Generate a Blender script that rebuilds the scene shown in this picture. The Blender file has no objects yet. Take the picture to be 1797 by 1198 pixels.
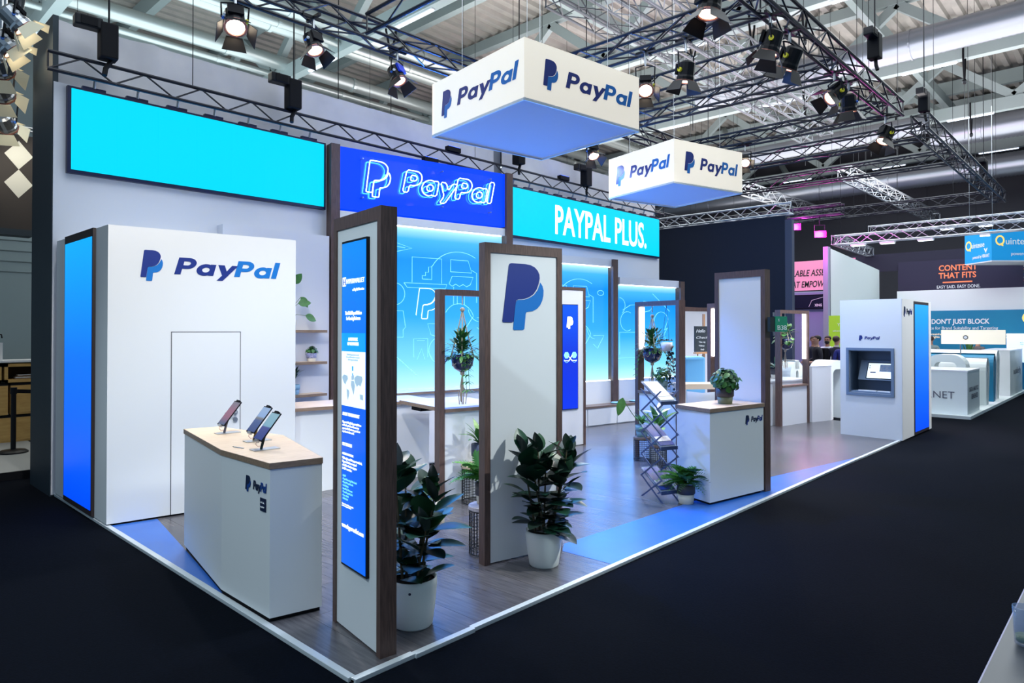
import bpy, bmesh, math, random
from mathutils import Vector, Matrix, Quaternion
random.seed(7)
S = bpy.context.scene
C = S.collection
PI = math.pi
R = math.radians

# ---------------------------------------------------------------- camera
cam = bpy.data.cameras.new('camera')
cam.sensor_width = 36.0
cam.lens = 1190.0/1797.0*36.0
cam.shift_y = -0.0181
cam.clip_end = 300
camo = bpy.data.objects.new('camera', cam); C.objects.link(camo)
camo.location = (-2.216, -3.331, 2.0)
camo.rotation_euler = (R(90.6), 0, R(43.30-90))
S.camera = camo

# ---------------------------------------------------------------- world, exposure, hall fill lights
W = bpy.data.worlds.new('hall_air'); S.world = W
W.use_nodes = True
W.node_tree.nodes['Background'].inputs[0].default_value = (0.34, 0.52, 0.70, 1)
W.node_tree.nodes['Background'].inputs[1].default_value = 0.55
S.view_settings.view_transform = 'Standard'
S.view_settings.look = 'None'
S.view_settings.gamma = 1.0
S.view_settings.use_curve_mapping = False
S.view_settings.exposure = 0.1

def lamp_area(name, loc, sx, sy, power, col, rot=(0, 0, 0), parent=None):
    l = bpy.data.lights.new(name, 'AREA'); l.shape = 'RECTANGLE'; l.size = sx; l.size_y = sy
    l.energy = power; l.color = col
    o = bpy.data.objects.new(name, l); C.objects.link(o); o.location = loc; o.rotation_euler = rot
    o.parent = parent
    return o
# area lamps added as ambient fill, standing in for the hall's ceiling lights
lamp_area('hall_fill', (4, 1.5, 9.3), 14, 8, 800, (0.86, 0.95, 1.0))
lamp_area('hall_fill', (22, 4, 9.3), 16, 14, 2600, (0.88, 0.97, 1.0))
lamp_area('hall_fill', (2, 14, 9.3), 9, 8, 420, (1.0, 0.97, 0.85))
# unseen area lamps in mid-air, added to brighten the roof
lamp_area('roof_fill', (20, 6, 7.2), 20, 18, 3000, (1.0, 0.95, 0.92), (PI, 0, 0))
lamp_area('roof_fill', (3, 14, 7.4), 12, 10, 900, (0.85, 0.97, 1.0), (PI, 0, 0))

# ---------------------------------------------------------------- materials
def lin(c):
    return tuple(((x/255.0)/12.92 if x/255.0 <= 0.04045 else ((x/255.0+0.055)/1.055)**2.4) for x in c)
MATS = {}
def mat(name, rgb=(200, 200, 200), rough=0.5, metal=0.0, emit=None, es=1.0, noise=0.0, nscale=8.0, nstretch=(1, 1, 1), bump=0.0, rgb2=None, spec=0.5, trans=0.0, alpha=1.0, coat=0.0):
    if name in MATS: return MATS[name]
    m = bpy.data.materials.new(name); MATS[name] = m
    m.use_nodes = True
    nt = m.node_tree; b = nt.nodes['Principled BSDF']
    c = lin(rgb)
    b.inputs['Base Color'].default_value = (*c, 1)
    b.inputs['Roughness'].default_value = rough
    b.inputs['Metallic'].default_value = metal
    b.inputs['Specular IOR Level'].default_value = spec
    b.inputs['Transmission Weight'].default_value = trans
    b.inputs['Alpha'].default_value = alpha
    b.inputs['Coat Weight'].default_value = coat
    if emit:
        b.inputs['Emission Color'].default_value = (*lin(emit), 1)
        b.inputs['Emission Strength'].default_value = es
    if noise or rgb2 or bump:
        tc = nt.nodes.new('ShaderNodeTexCoord'); mp = nt.nodes.new('ShaderNodeMapping')
        mp.inputs['Scale'].default_value = nstretch
        nz = nt.nodes.new('ShaderNodeTexNoise'); nz.inputs['Scale'].default_value = nscale; nz.inputs['Detail'].default_value = 6
        nt.links.new(tc.outputs['Object'], mp.inputs[0]); nt.links.new(mp.outputs[0], nz.inputs['Vector'])
        c2 = lin(rgb2) if rgb2 else tuple(x*(1-noise) for x in c)
        cr = nt.nodes.new('ShaderNodeValToRGB')
        cr.color_ramp.elements[0].position = 0.32; cr.color_ramp.elements[1].position = 0.68
        cr.color_ramp.elements[0].color = (*c2, 1); cr.color_ramp.elements[1].color = (*c, 1)
        nt.links.new(nz.outputs['Fac'], cr.inputs[0]); nt.links.new(cr.outputs[0], b.inputs['Base Color'])
        if bump:
            bp = nt.nodes.new('ShaderNodeBump'); bp.inputs['Strength'].default_value = bump; bp.inputs['Distance'].default_value = 0.01
            nt.links.new(nz.outputs['Fac'], bp.inputs['Height']); nt.links.new(bp.outputs[0], b.inputs['Normal'])
    return m
def mat_screen(name, stops, es=1.0, axis='Z', base=(5, 8, 20)):
    """lit display whose picture is a plain vertical colour blend (stops: (position, rgb))"""
    if name in MATS: return MATS[name]
    m = mat(name, base, 0.35)
    nt = m.node_tree; b = nt.nodes['Principled BSDF']
    tc = nt.nodes.new('ShaderNodeTexCoord'); sp = nt.nodes.new('ShaderNodeSeparateXYZ'); cr = nt.nodes.new('ShaderNodeValToRGB')
    nt.links.new(tc.outputs['Generated'], sp.inputs[0]); nt.links.new(sp.outputs[axis], cr.inputs[0])
    el = cr.color_ramp.elements
    while len(el) < len(stops): el.new(0.5)
    for e, (p, c) in zip(el, stops): e.position = p; e.color = (*lin(c), 1)
    nt.links.new(cr.outputs[0], b.inputs['Emission Color'])
    b.inputs['Emission Strength'].default_value = es
    return m

white = mat('white_laminate', (226, 228, 231), 0.42)
whiteg = mat('white_gloss', (232, 234, 238), 0.22)
wallw = mat('white_wall_paint', (214, 216, 226), 0.6)
fabric = mat('white_fabric', (214, 212, 216), 0.85, rgb2=(196, 195, 202), nscale=1.6, bump=0.25)
wood = mat('dark_walnut', (100, 77, 71), 0.5, rgb2=(73, 55, 51), nscale=14, nstretch=(6, 6, 0.5), bump=0.08)
woodx = mat('walnut_edge', (128, 106, 92), 0.5, rgb2=(104, 84, 72), nscale=14, nstretch=(0.6, 6, 6))
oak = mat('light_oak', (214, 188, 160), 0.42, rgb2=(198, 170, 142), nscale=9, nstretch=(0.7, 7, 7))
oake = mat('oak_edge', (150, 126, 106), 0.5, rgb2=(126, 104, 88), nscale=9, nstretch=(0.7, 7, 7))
black = mat('black_metal', (12, 14, 22), 0.45, 0.2, spec=0.3)
blackm = mat('matt_black', (10, 11, 18), 0.7, spec=0.2)
trussb = mat('black_truss', (13, 16, 32), 0.42, 0.0, spec=0.4)
silver = mat('silver_truss', (176, 180, 188), 0.35, 0.7)
dull = mat('dull_truss', (104, 108, 116), .5, .3)
steel = mat('brushed_steel', (190, 194, 200), 0.28, 0.9)
navyw = mat('dark_navy_panel', (30, 46, 58), 0.6)
logo_d = mat('logo_dark_blue', (12, 42, 128), 0.45)
logo_l = mat('logo_light_blue', (0, 112, 196), 0.45)
logo_k = mat('logo_black_blue', (18, 34, 66), 0.45)
whitep = mat('white_print', (245, 247, 250), 0.5, emit=(240, 248, 255), es=1.0)
white_ink = mat('white_ink', (240, 242, 246), 0.5)
soil = mat('potting_soil', (38, 28, 22), 0.95, noise=0.5, nscale=40)
rope = mat('macrame_rope', (206, 186, 164), 0.9, noise=0.25, nscale=60)
glass = mat('clear_acrylic', (225, 235, 255), 0.05, trans=1.0, alpha=0.22)

# ---------------------------------------------------------------- mesh helpers
class MB:
    def __init__(s): s.v = []; s.f = []
    def add(s, vs, fs):
        o = len(s.v); s.v += [tuple(p) for p in vs]; s.f += [tuple(i+o for i in f) for f in fs]; return s
    def box(s, x0, x1, y0, y1, z0, z1):
        vs = [(x, y, z) for z in (z0, z1) for y in (y0, y1) for x in (x0, x1)]
        return s.add(vs, [(0, 2, 3, 1), (4, 5, 7, 6), (0, 1, 5, 4), (2, 6, 7, 3), (0, 4, 6, 2), (1, 3, 7, 5)])
    def prism(s, poly, z0, z1):
        a = sum(poly[i][0]*poly[(i+1) % len(poly)][1]-poly[(i+1) % len(poly)][0]*poly[i][1] for i in range(len(poly)))
        if a < 0: poly = poly[::-1]
        n = len(poly)
        vs = [(x, y, z0) for x, y in poly]+[(x, y, z1) for x, y in poly]
        return s.add(vs, [tuple(range(n))[::-1], tuple(range(n, 2*n))]+[(i, (i+1) % n, n+(i+1) % n, n+i) for i in range(n)])
    def ext_xz(s, poly, y0, y1):
        a = sum(poly[i][0]*poly[(i+1) % len(poly)][1]-poly[(i+1) % len(poly)][0]*poly[i][1] for i in range(len(poly)))
        if a < 0: poly = poly[::-1]
        n = len(poly)
        vs = [(x, y0, z) for x, z in poly]+[(x, y1, z) for x, z in poly]
        return s.add(vs, [tuple(range(n)), tuple(range(n, 2*n))[::-1]]+[(i, n+i, n+(i+1) % n, (i+1) % n) for i in range(n)])
    def cyl(s, p0, p1, r0, r1=None, n=10):
        return s.tube([p0, p1], r0, n, r1=r0 if r1 is None else r1)
    def tube(s, pts, r, n=6, closed=False, r1=None):
        P = [Vector(p) for p in pts]; m = len(P)
        if closed: P = P+[P[0]]
        rings = []; up = None
        cnt = m if closed else len(P)
        for i in range(cnt):
            if closed: t = (P[(i+1) % m]-P[(i-1) % m])
            else: t = P[min(i+1, len(P)-1)]-P[max(i-1, 0)]
            if t.length < 1e-9: t = Vector((0, 0, 1))
            t.normalize()
            if up is None:
                up = t.orthogonal().normalized()
            up = (up-t*up.dot(t))
            up = up.normalized() if up.length > 1e-6 else t.orthogonal().normalized()
            b = t.cross(up)
            rr = r if r1 is None else r+(r1-r)*i/max(1, cnt-1)
            rings.append([P[i]+(up*math.cos(2*PI*k/n)+b*math.sin(2*PI*k/n))*rr for k in range(n)])
        vs = [p for g in rings for p in g]; fs = []
        rng = range(cnt) if closed else range(cnt-1)
        for i in rng:
            j = (i+1) % cnt
            for k in range(n):
                l = (k+1) % n
                fs.append((i*n+k, i*n+l, j*n+l, j*n+k))
        if not closed:
            fs.append(tuple(range(n))[::-1]); fs.append(tuple((cnt-1)*n+k for k in range(n)))
        return s.add(vs, fs)
    def lathe(s, prof, n=24, c=(0, 0, 0), cap=True):
        vs = []; fs = []
        for r, z in prof:
            for k in range(n):
                a = 2*PI*k/n; vs.append((c[0]+r*math.cos(a), c[1]+r*math.sin(a), c[2]+z))
        for i in range(len(prof)-1):
            for k in range(n):
                l = (k+1) % n; fs.append((i*n+k, i*n+l, (i+1)*n+l, (i+1)*n+k))
        if cap: fs.append(tuple(range(n))[::-1]); fs.append(tuple((len(prof)-1)*n+k for k in range(n)))
        return s.add(vs, fs)
    def ball(s, c, rx, ry=None, rz=None, n=10, m=7):
        ry = ry or rx; rz = rz or rx; vs = []; fs = []
        for i in range(m+1):
            t = PI*i/m
            for k in range(n):
                a = 2*PI*k/n
                vs.append((c[0]+rx*math.sin(t)*math.cos(a), c[1]+ry*math.sin(t)*math.sin(a), c[2]-rz*math.cos(t)))
        for i in range(m):
            for k in range(n):
                l = (k+1) % n; fs.append((i*n+k, i*n+l, (i+1)*n+l, (i+1)*n+k))
        return s.add(vs, fs)
    def quad(s, *p): return s.add(p, [tuple(range(len(p)))])
    def mesh(s, name, m=None, smooth=False):
        me = bpy.data.meshes.new(name); me.from_pydata(s.v, [], s.f); me.validate(); me.update()
        if m: me.materials.append(m)
        if smooth:
            for p in me.polygons: p.use_smooth = True
        return me
    def build(s, name, m, parent=None, smooth=False, bevel=0.0, loc=None):
        o = bpy.data.objects.new(name, s.mesh(name, m, smooth)); C.objects.link(o)
        if parent: o.parent = parent
        if loc: o.location = loc
        if bevel:
            bm = bmesh.new(); bm.from_mesh(o.data)
            bmesh.ops.bevel(bm, geom=bm.edges[:], offset=bevel, segments=2, affect='EDGES', profile=0.6)
            bm.to_mesh(o.data); bm.free()
        return o
def tag(o, label, cat, group=None, kind=None):
    if label: o['label'] = label
    if cat: o['category'] = cat
    if group: o['group'] = group
    if kind: o['kind'] = kind
    return o
def thing(name, label, cat, loc=(0, 0, 0), rz=0.0, group=None):
    o = bpy.data.objects.new(name, None); C.objects.link(o); o.empty_display_size = 0.1
    o.location = loc; o.rotation_euler = (0, 0, rz)
    return tag(o, label, cat, group)
def struct(o): o['kind'] = 'structure'; return o
def bx(name, x0, x1, y0, y1, z0, z1, m, parent=None, bevel=0.0):
    return MB().box(x0, x1, y0, y1, z0, z1).build(name, m, parent, bevel=bevel)
def copy_tree(o, parent=None):
    c = o.copy(); C.objects.link(c)
    if parent: c.parent = parent
    for ch in list(o.children): copy_tree(ch, c)
    return c
def aim(o, loc, d, normal=(0, 0, 1), s=1.0):
    """place o with its +Y along d, +Z near normal"""
    y = Vector(d).normalized(); z = Vector(normal); z = z-y*z.dot(y)
    if z.length < 1e-4: z = y.orthogonal()
    z.normalize(); x = y.cross(z)
    m = Matrix((x, y, z)).transposed().to_4x4()
    if not isinstance(s, (tuple, list)): s = (s, s, s)
    o.matrix_basis = Matrix.Translation(Vector(loc)) @ m @ Matrix.Diagonal((*s, 1))

# ---------------------------------------------------------------- flat lettering and marks
def face_pt(o, r, x, y, n):
    r = Vector(r); up = Vector((0, 0, 1)); nn = r.cross(up)
    return Vector(o)+r*x+up*y+nn*n
def arc(cx, cy, r, a0, a1, n=10, ry=None):
    ry = ry or r
    return [(cx+r*math.cos(R(a0+(a1-a0)*i/n)), cy+ry*math.sin(R(a0+(a1-a0)*i/n))) for i in range(n+1)]
def flat(name, outlines, o, r, m, parent=None, depth=0.003):
    """filled outlines (holes by even-odd) on a vertical face: origin o, reading direction r"""
    cu = bpy.data.curves.new(name, 'CURVE'); cu.dimensions = '2D'; cu.fill_mode = 'BOTH'; cu.extrude = depth/2
    for pl in outlines:
        sp = cu.splines.new('POLY'); sp.points.add(len(pl)-1)
        for p, q in zip(sp.points, pl): p.co = (q[0], q[1], 0, 1)
        sp.use_cyclic_u = True
    to = bpy.data.objects.new(name, cu); C.objects.link(to)
    me = bpy.data.meshes.new_from_object(to)
    bpy.data.objects.remove(to); bpy.data.curves.remove(cu)
    for v in me.vertices:
        v.co = face_pt(o, r, v.co.x, v.co.y, depth/2+v.co.z)
    me.materials.clear(); me.materials.append(m); me.update()
    ob = bpy.data.objects.new(name, me); C.objects.link(ob)
    if parent: ob.parent = parent
    return ob
def text(body, o, r, h, m, parent=None, name='lettering', align='LEFT', bold=0.0, shear=0.0, sx=1.0, width=None, line=1.0, depth=0.003):
    cu = bpy.data.curves.new(name, 'FONT'); cu.body = body; cu.size = h/0.72; cu.align_x = align
    cu.offset = bold*h; cu.shear = shear; cu.extrude = depth/2; cu.space_line = line; cu.resolution_u = 3
    to = bpy.data.objects.new(name, cu); C.objects.link(to)
    me = bpy.data.meshes.new_from_object(to)
    bpy.data.objects.remove(to); bpy.data.curves.remove(cu)
    if width and len(me.vertices):
        xs = [v.co.x for v in me.vertices]; sx = width/max(1e-6, max(xs)-min(xs))
        x0 = min(xs) if align == 'LEFT' else 0
        for v in me.vertices: v.co.x -= x0
    for v in me.vertices:
        v.co = face_pt(o, r, v.co.x*sx, v.co.y, depth/2+v.co.z)
    me.materials.clear(); me.materials.append(m); me.update()
    ob = bpy.data.objects.new(name, me); C.objects.link(ob)
    if parent: ob.parent = parent
    return ob
def mono_front():
    return [(.012, .115), (0, .13)]+[(.10, .965), (.112, .99), (.14, 1.0)]+[(.36, 1.0), (.44, .99), (.51, .96), (.56, .91), (.588, .85), (.592, .79), (.575, .71), (.54, .62), (.49, .55), (.42, .50), (.34, .475), (.25, .465), (.222, .45), (.205, .42)]+[(.17, .13), (.155, .115)]
def mono_back():
    return [(.605, .73), (.64, .68), (.658, .61), (.655, .53), (.635, .45), (.60, .38), (.55, .325), (.48, .29), (.40, .278), (.378, .27), (.366, .245)]+[(.345, .02), (.325, 0)]+[(.18, 0), (.165, .015)]+[(.205, .40), (.216, .43), (.235, .452)]+[(.34, .46), (.42, .485), (.50, .535), (.56, .61), (.592, .69)]
def letters():
    Po = [(0, 0), (0, 1), (.44, 1)]+arc(.44, .67, .33, 90, -90, 12)[1:]+[(.25, .34), (.25, 0)]
    Pi = [(.25, .79), (.42, .79)]+arc(.42, .67, .12, 90, -90, 8)[1:]+[(.25, .55)]
    ao = [(.76, 0), (.76, .68), (.53, .68), (.53, .62)]+arc(.36, .335, .36, 62, 298, 18)+[(.53, .05), (.53, 0)]
    ai = arc(.385, .335, .155, 0, 345, 16)
    y = [(0, .68), (.28, .68), (.44, .31), (.60, .68), (.87, .68), (.38, -.29), (.12, -.29), (.29, .04)]
    l = [(0, 0), (.24, 0), (.24, 1.04), (0, 1.04)]
    return {'P': [Po, Pi], 'a': [ao, ai], 'y': [y], 'l': [l]}
LET = letters()
ADV = {'P': .84, 'a': .84, 'y': .82, 'l': .26}
def wordmark_outlines(word, x0, h, kx=1.0, sh=0.2):
    out = []; x = x0
    for ch in word:
        out.append([[((x+(px+sh*py)*h*kx), py*h) for px, py in pl] for pl in LET[ch]])
        x += ADV[ch]*h*kx
    return out, x
def brand(o, r, W_, parent, m1=None, m2=None, H_=None):
    """two-letter monogram + wordmark, total width W_, monogram height about 0.245 W_ (left bottom of monogram at o)"""
    m1 = m1 or logo_d; m2 = m2 or logo_l
    mh = H_ or W_*0.255; k = mh
    flat('logo_mark', [[(x*k, y*k) for x, y in mono_back()]], o, r, m2, parent)
    flat('logo_mark', [[(x*k, y*k) for x, y in mono_front()]], o, r, m1, parent, depth=0.004)
    h = mh*0.56; x0 = mh*1.0
    kx = (W_-x0)/(4.40*h)
    a, x = wordmark_outlines('Pay', x0, h, kx); b, x = wordmark_outlines('Pal', x, h, kx)
    base = Vector(o)+Vector((0, 0, mh*0.26))
    for pls in a: flat('logo_letter', pls, base, r, m1, parent)
    for pls in b: flat('logo_letter', pls, base, r, m2, parent)
# ================================================================ SETTING
carpet = mat('dark_carpet', (8, 13, 23), 1.0, rgb2=(5, 8, 15), nscale=60, bump=0.3, spec=0.05)
fl = struct(MB().box(-14, 46, -14, 30, -0.25, -0.02).build('floor', carpet))

# stand platform with vinyl planks (children) and pale aluminium edge
vin = [mat('vinyl_plank_%s' % n, c, 0.27, rgb2=c2, nscale=5, nstretch=(9, 0.7, 1), bump=0.03, spec=0.6) for n, c, c2 in
       (('a', (94, 91, 96), (70, 69, 75)), ('b', (88, 86, 92), (67, 66, 72)), ('c', (99, 95, 98), (76, 73, 78)))]
under = mat('platform_board', (60, 58, 60), 0.8)
plat = struct(MB().box(0.0, 13.68, 0.0, 6.40, -0.02, -0.004).build('floor_stand', under))
pw, plen = 0.25, 1.5
meshes = {}
x = 0.03; k = 0
while x < 13.64:
    w = min(pw, 13.65-x); y = 0.03-random.random()*plen; 
    while y < 6.38:
        y0 = max(y, 0.03); y1 = min(y+plen, 6.38)
        if y1-y0 > 0.02:
            key = (round(w, 3), round(y1-y0, 3), k % 3)
            if key not in meshes:
                meshes[key] = MB().box(0, w-0.0025, 0, y1-y0-0.0025, -0.004, 0).mesh('plank', vin[k % 3])
            o = bpy.data.objects.new('plank', meshes[key]); C.objects.link(o); o.parent = plat; o.location = (x, y0, 0)
            k += 1
        y += plen
    x += pw; k += random.randint(0, 2)
inlay = mat('blue_vinyl_inlay', (50, 108, 198), 0.28, spec=0.5, rgb2=(44, 100, 190), nscale=3)
MB().prism([(2.60, .03), (9.35, .03), (6.94, .45), (5.0, .58), (3.12, .66), (2.75, .68), (2.58, .56)], 0, 0.002).build('floor_inlay', inlay, plat)
MB().prism([(.03, 4.42), (.45, 4.34), (.27, 3.20), (.05, 1.83), (.03, 1.83)], 0, 0.002).build('floor_inlay', inlay, plat)
alu = mat('pale_aluminium_edge', (206, 214, 220), 0.35, 0.2)
def edge_piece(n, x0, x1, y0, y1):
    o = MB().box(x0, x1, y0, y1, -0.02, 0.008).build(n, alu, bevel=0.003); struct(o); return o
t = 1
for a, b, off in ((0.0, 0.43, 0.0), (0.43, 0.93, -0.012), (0.93, 4.9, 0.0), (4.9, 9.3, 0.004), (9.3, 13.70, 0.0)):
    edge_piece('trim_%d' % t, a, b, -0.018+off, 0.03+off); t += 1
for a, b in ((0.03, 2.1), (2.1, 4.3), (4.3, 6.40)):
    edge_piece('trim_%d' % t, -0.018, 0.03, a, b); t += 1

# back wall: lower white panelling, cloth band above, dark end wall
wb = struct(MB().box(-0.05, 13.95, 6.40, 6.50, 0, 5.04).build('wall_back', wallw))
for i, (a, b) in enumerate(((-0.05, 7.70), (7.93, 13.95))):
    bm = MB(); n = 60
    vs = []; fs = []
    for ix in range(n+1):
        for iz in range(9):
            X = a+(b-a)*ix/n; Z = 5.0+0.86*iz/8
            am = 0.012 if X > 1.2 else 0.05
            vs.append((X, 6.53+am*math.sin(X*7.3+Z*2.1)*math.sin(X*2.9-Z*3)+0.01*math.sin(X*19+Z*9)*(1 if X < 1.2 else .3), Z))
    for ix in range(n):
        for iz in range(8):
            p = ix*9+iz; fs.append((p, p+9, p+10, p+1))
    bm.add(vs, fs); bm.build('cloth_panel', fabric, wb, smooth=True)
bx('cloth_gap_panel', 7.66, 7.97, 6.60, 6.63, 5.0, 5.85, mat('grey_panel', (120, 124, 134), 0.7), wb)
bx('end_panel', -0.06, -0.0, 6.41, 7.40, -0.02, 5.86, navyw, wb)
bx('top_board', -0.05, 13.95, 6.62, 7.40, 5.78, 5.84, navyw, wb)

# white plaster shelf wall between cabin and portal
struct(MB().box(1.95, 3.66, 6.22, 6.395, 0, 3.50).build('wall_shelf', wallw))

# ---------------------------------------------------------------- portals of the glow wall (rotated -10 deg)
A10 = R(-10)
glow = mat_screen('backlit_print_led_fade', [(0.0, (186, 240, 255)), (0.16, (126, 216, 255)), (0.45, (44, 166, 248)), (0.80, (10, 142, 244)), (0.93, (60, 175, 245)), (1.0, (168, 232, 255))], 1.15)  # pale ends paint the led strips' glow into the print
led = mat('white_led_strip', (255, 255, 255), 0.4, emit=(240, 248, 255), es=9)
linem = mat('pale_line_print', (140, 206, 250), 0.5, emit=(104, 194, 252), es=1.0)
def polyline(pls, o, r, m, parent, rad=0.012, name='line_drawing', closed=False):
    b = MB()
    for pl in pls:
        b.tube([face_pt(o, r, x, y, 0.004) for x, y in pl], rad, 4, closed=closed)
    ob = b.build(name, m, parent); return ob
def portal(n, loc, w, ztop, z0, zg, label, posts, cap=0.16):
    """posts: list of x offsets where walnut posts stand; glow panel between z0 and zg; cap board above"""
    t = thing('light_wall_portal', label, 'wall panel', (*loc, 0), A10, 'backlit wall portals')
    bx('base_board', 0, w, 0.02, 0.30, 0, z0, white, t)
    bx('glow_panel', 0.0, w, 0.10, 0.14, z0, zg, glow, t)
    bx('cap_board', 0, w, -0.01, 0.30, zg, zg+cap, white, t)
    l = bx('led_strip', 0.06, w-0.06, 0.03, 0.06, zg-0.012, zg-0.002, led, t)
    bx('bottom_led_strip', 0.06, w-0.06, 0.03, 0.06, z0+0.002, z0+0.010, led, t)
    pa = lamp_area('panel_glow', (w/2, 0.0, (z0+zg)/2), w*.95, (zg-z0)*.95, 10*w*(zg-z0), (.05, .27, 1.0), (R(-90), 0, 0), t)
    for px in posts:
        bx('post', px, px+0.15, -0.06, 0.30, 0, ztop, wood, t)
    return t
XD = (1, 0, 0)
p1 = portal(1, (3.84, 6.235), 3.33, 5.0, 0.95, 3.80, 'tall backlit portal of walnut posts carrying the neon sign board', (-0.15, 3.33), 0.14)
# neon board (part of the tall portal)
deepblue = mat('lit_blue_board', (0, 34, 170), 0.5, emit=(0, 72, 250), es=0.75, spec=.2)
bx('sign_board', 0, 3.33, 0.0, 0.24, 3.97, 4.985, deepblue, p1)
neon = mat('neon_tube', (255, 255, 255), 0.3, emit=(205, 246, 255), es=3)
neonb = mat('neon_tube_back', (120, 220, 255), 0.3, emit=(70, 205, 255), es=1.6)
sg = thing('neon_sign', 'white neon tube logo on clear acrylic sheets on blue board', 'neon sign', (3.84, 6.235, 0), A10)
bx('acrylic_sheet', 0.34, 1.30, -0.09, -0.083, 4.14, 4.86, glass, sg)
bx('acrylic_sheet', 1.30, 2.98, -0.09, -0.083, 4.16, 4.86, glass, sg)
for px, pz in ((.38, 4.18), (.38, 4.82), (1.9, 4.82), (1.9, 4.19), (2.94, 4.82), (2.94, 4.2)):
    MB().cyl((px, -0.10, pz), (px, 0.0, pz), 0.012, n=8).build('spacer', steel, sg)
def rounded(pl, k=0.22):
    out = []
    for i in range(len(pl)):
        p, q, s_ = Vector(pl[i-1]), Vector(pl[i]), Vector(pl[(i+1) % len(pl)])
        out.append(tuple(q+(p-q)*min(k, 0.03/max(1e-4, (p-q).length)))); out.append(tuple(q+(s_-q)*min(k, 0.03/max(1e-4, (s_-q).length))))
    return out
def neon_outline(pl, ox, oz, name):
    pts = rounded(pl)
    MB().tube([(ox+x, -0.10, oz+y) for x, y in pts], 0.0085, 6, closed=True).build(name, neon, sg)
    MB().tube([(ox+x-0.035, -0.03, oz+y-0.02) for x, y in pts], 0.007, 5, closed=True).build(name+'_back', neonb, sg)
mh = 0.60
neon_outline([(x*mh*1.12, y*mh) for x, y in mono_front()], 0.43, 4.21, 'neon_mark_tube')
neon_outline([(x*mh*1.12, y*mh) for x, y in mono_back()], 0.43, 4.21, 'neon_mark_tube')
o1, xx = wordmark_outlines('PayPal', 1.10, 0.385, 1.08)
for pls in o1:
    for pl in pls: neon_outline(pl, 0, 4.36, 'neon_letter_tube')
# line drawings on the tall glow panel
def drawings(parent, o, k=1.0, dark=False):
    P = [
        [(.10, 2.50), (.62, 2.37), (.10, 2.24)], [(.10, 2.40), (.45, 2.37)],
        [(.62, 1.62), (.62, 2.18), (1.38, 2.18), (1.38, 1.62)], [(.42, 1.60), (1.52, 1.60), (1.48, 1.50), (.50, 1.50), (.42, 1.60)],
        [(.88, 1.70), (.88, 1.78), (.96, 1.78), (.96, 1.86), (1.04, 1.86), (1.04, 1.98), (1.12, 1.98), (1.12, 1.70), (.88, 1.70)],
        [(1.10, 1.98)]+arc(1.85, 1.75, .78, 155, 55, 14, .62)[0:],
        [(1.62, 1.90), (1.62, 2.18), (2.10, 2.18), (2.20, 1.90), (1.62, 1.90)], [(2.2, 1.96), (2.34, 1.90), (2.34, 1.2)],
        [(1.58, 1.62), (1.66, 1.80), (2.24, 1.80), (2.16, 1.62)]+[(2.16-.1*i, 1.62-.05*(i % 2)) for i in range(1, 6)]+[(1.58, 1.62)],
        [(1.70, 1.56), (1.70, 1.15)], [(1.80, 1.15), (1.80, 1.42), (2.0, 1.42), (2.0, 1.15)],
        arc(.20, 1.35, .24, 80, -80, 12), arc(.10, 1.65, .14, 80, -80, 8),
        [(.12, .98), (.40, .98), (.46, .62), (.40, .56), (.40, .40), (.15, .40), (.15, .05), (.75, -.45)],
        [(.66, -.05), (.66, .36), (1.02, .36), (1.02, -.05)], [(.74, .32), (.94, .32)], [(.75, -.1), (.86, .14), (.95, -.1)], [(1.02, .1), (1.14, -.1)],
        [(1.42, .70), (1.02, .70), (1.10, .45), (1.28, .40), (1.40, .30)], arc(1.35, .1, .30, 100, 260, 12),
        arc(1.85, .75, .42, 150, 20, 12), [(1.85+.42*.94, .88), (2.0, .55), (2.08, .42), (1.98, .40)], arc(2.45, 1.1, .35, 190, 260, 8), [(2.35, .85), (2.75, .85), (2.5, .5), (2.35, .62)],
        arc(2.62, 2.02, .12, 0, 360, 14, .07),
    ]
    polyline([[(x*k, y*k) for x, y in pl] for pl in P], o, XD, linem, parent, 0.0065)
drawings(p1, (0.90, 0.10, 1.56), .79)
brightline = mat('bright_line_print', (230, 248, 255), 0.5, emit=(215, 242, 255), es=1.1)
polyline([[(x*.66, y*.54) for x, y in mono_front()], [(x*.66, y*.54) for x, y in mono_back()]], (1.47, 0.10, 2.2), XD, brightline, p1, 0.008)

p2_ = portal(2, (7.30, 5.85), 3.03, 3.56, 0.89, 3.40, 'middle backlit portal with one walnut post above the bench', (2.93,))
drawings(p2_, (0.6, 0.10, 1.2), 0.8)
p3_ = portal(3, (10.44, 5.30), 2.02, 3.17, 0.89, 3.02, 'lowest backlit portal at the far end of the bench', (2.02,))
L3 = [arc(.10, 1.60, .18, 90, -60, 10), [(.2, 1.5), (.45, 1.62), (.80, 1.64), (.9, 1.72), (1.3, 1.68), (1.1, 1.5), (.8, 1.45)], arc(.35, 1.25, .22, 60, 300, 14), [(.1, .5), (.1, 1.0), (.75, 1.0), (.75, .5)], [(0, .42), (1.0, .42)],
      [(1.55, .9)]+arc(1.5, 1.22, .26, 200, 20, 14)+[(1.62, 1.05), (1.72, 1.1), (1.6, .95), (1.66, .8)], [(1.2, 1.9), (1.8, 1.5)]]
polyline(L3, (0.0, 0.10, .95), XD, linem, p3_, 0.0065)

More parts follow.
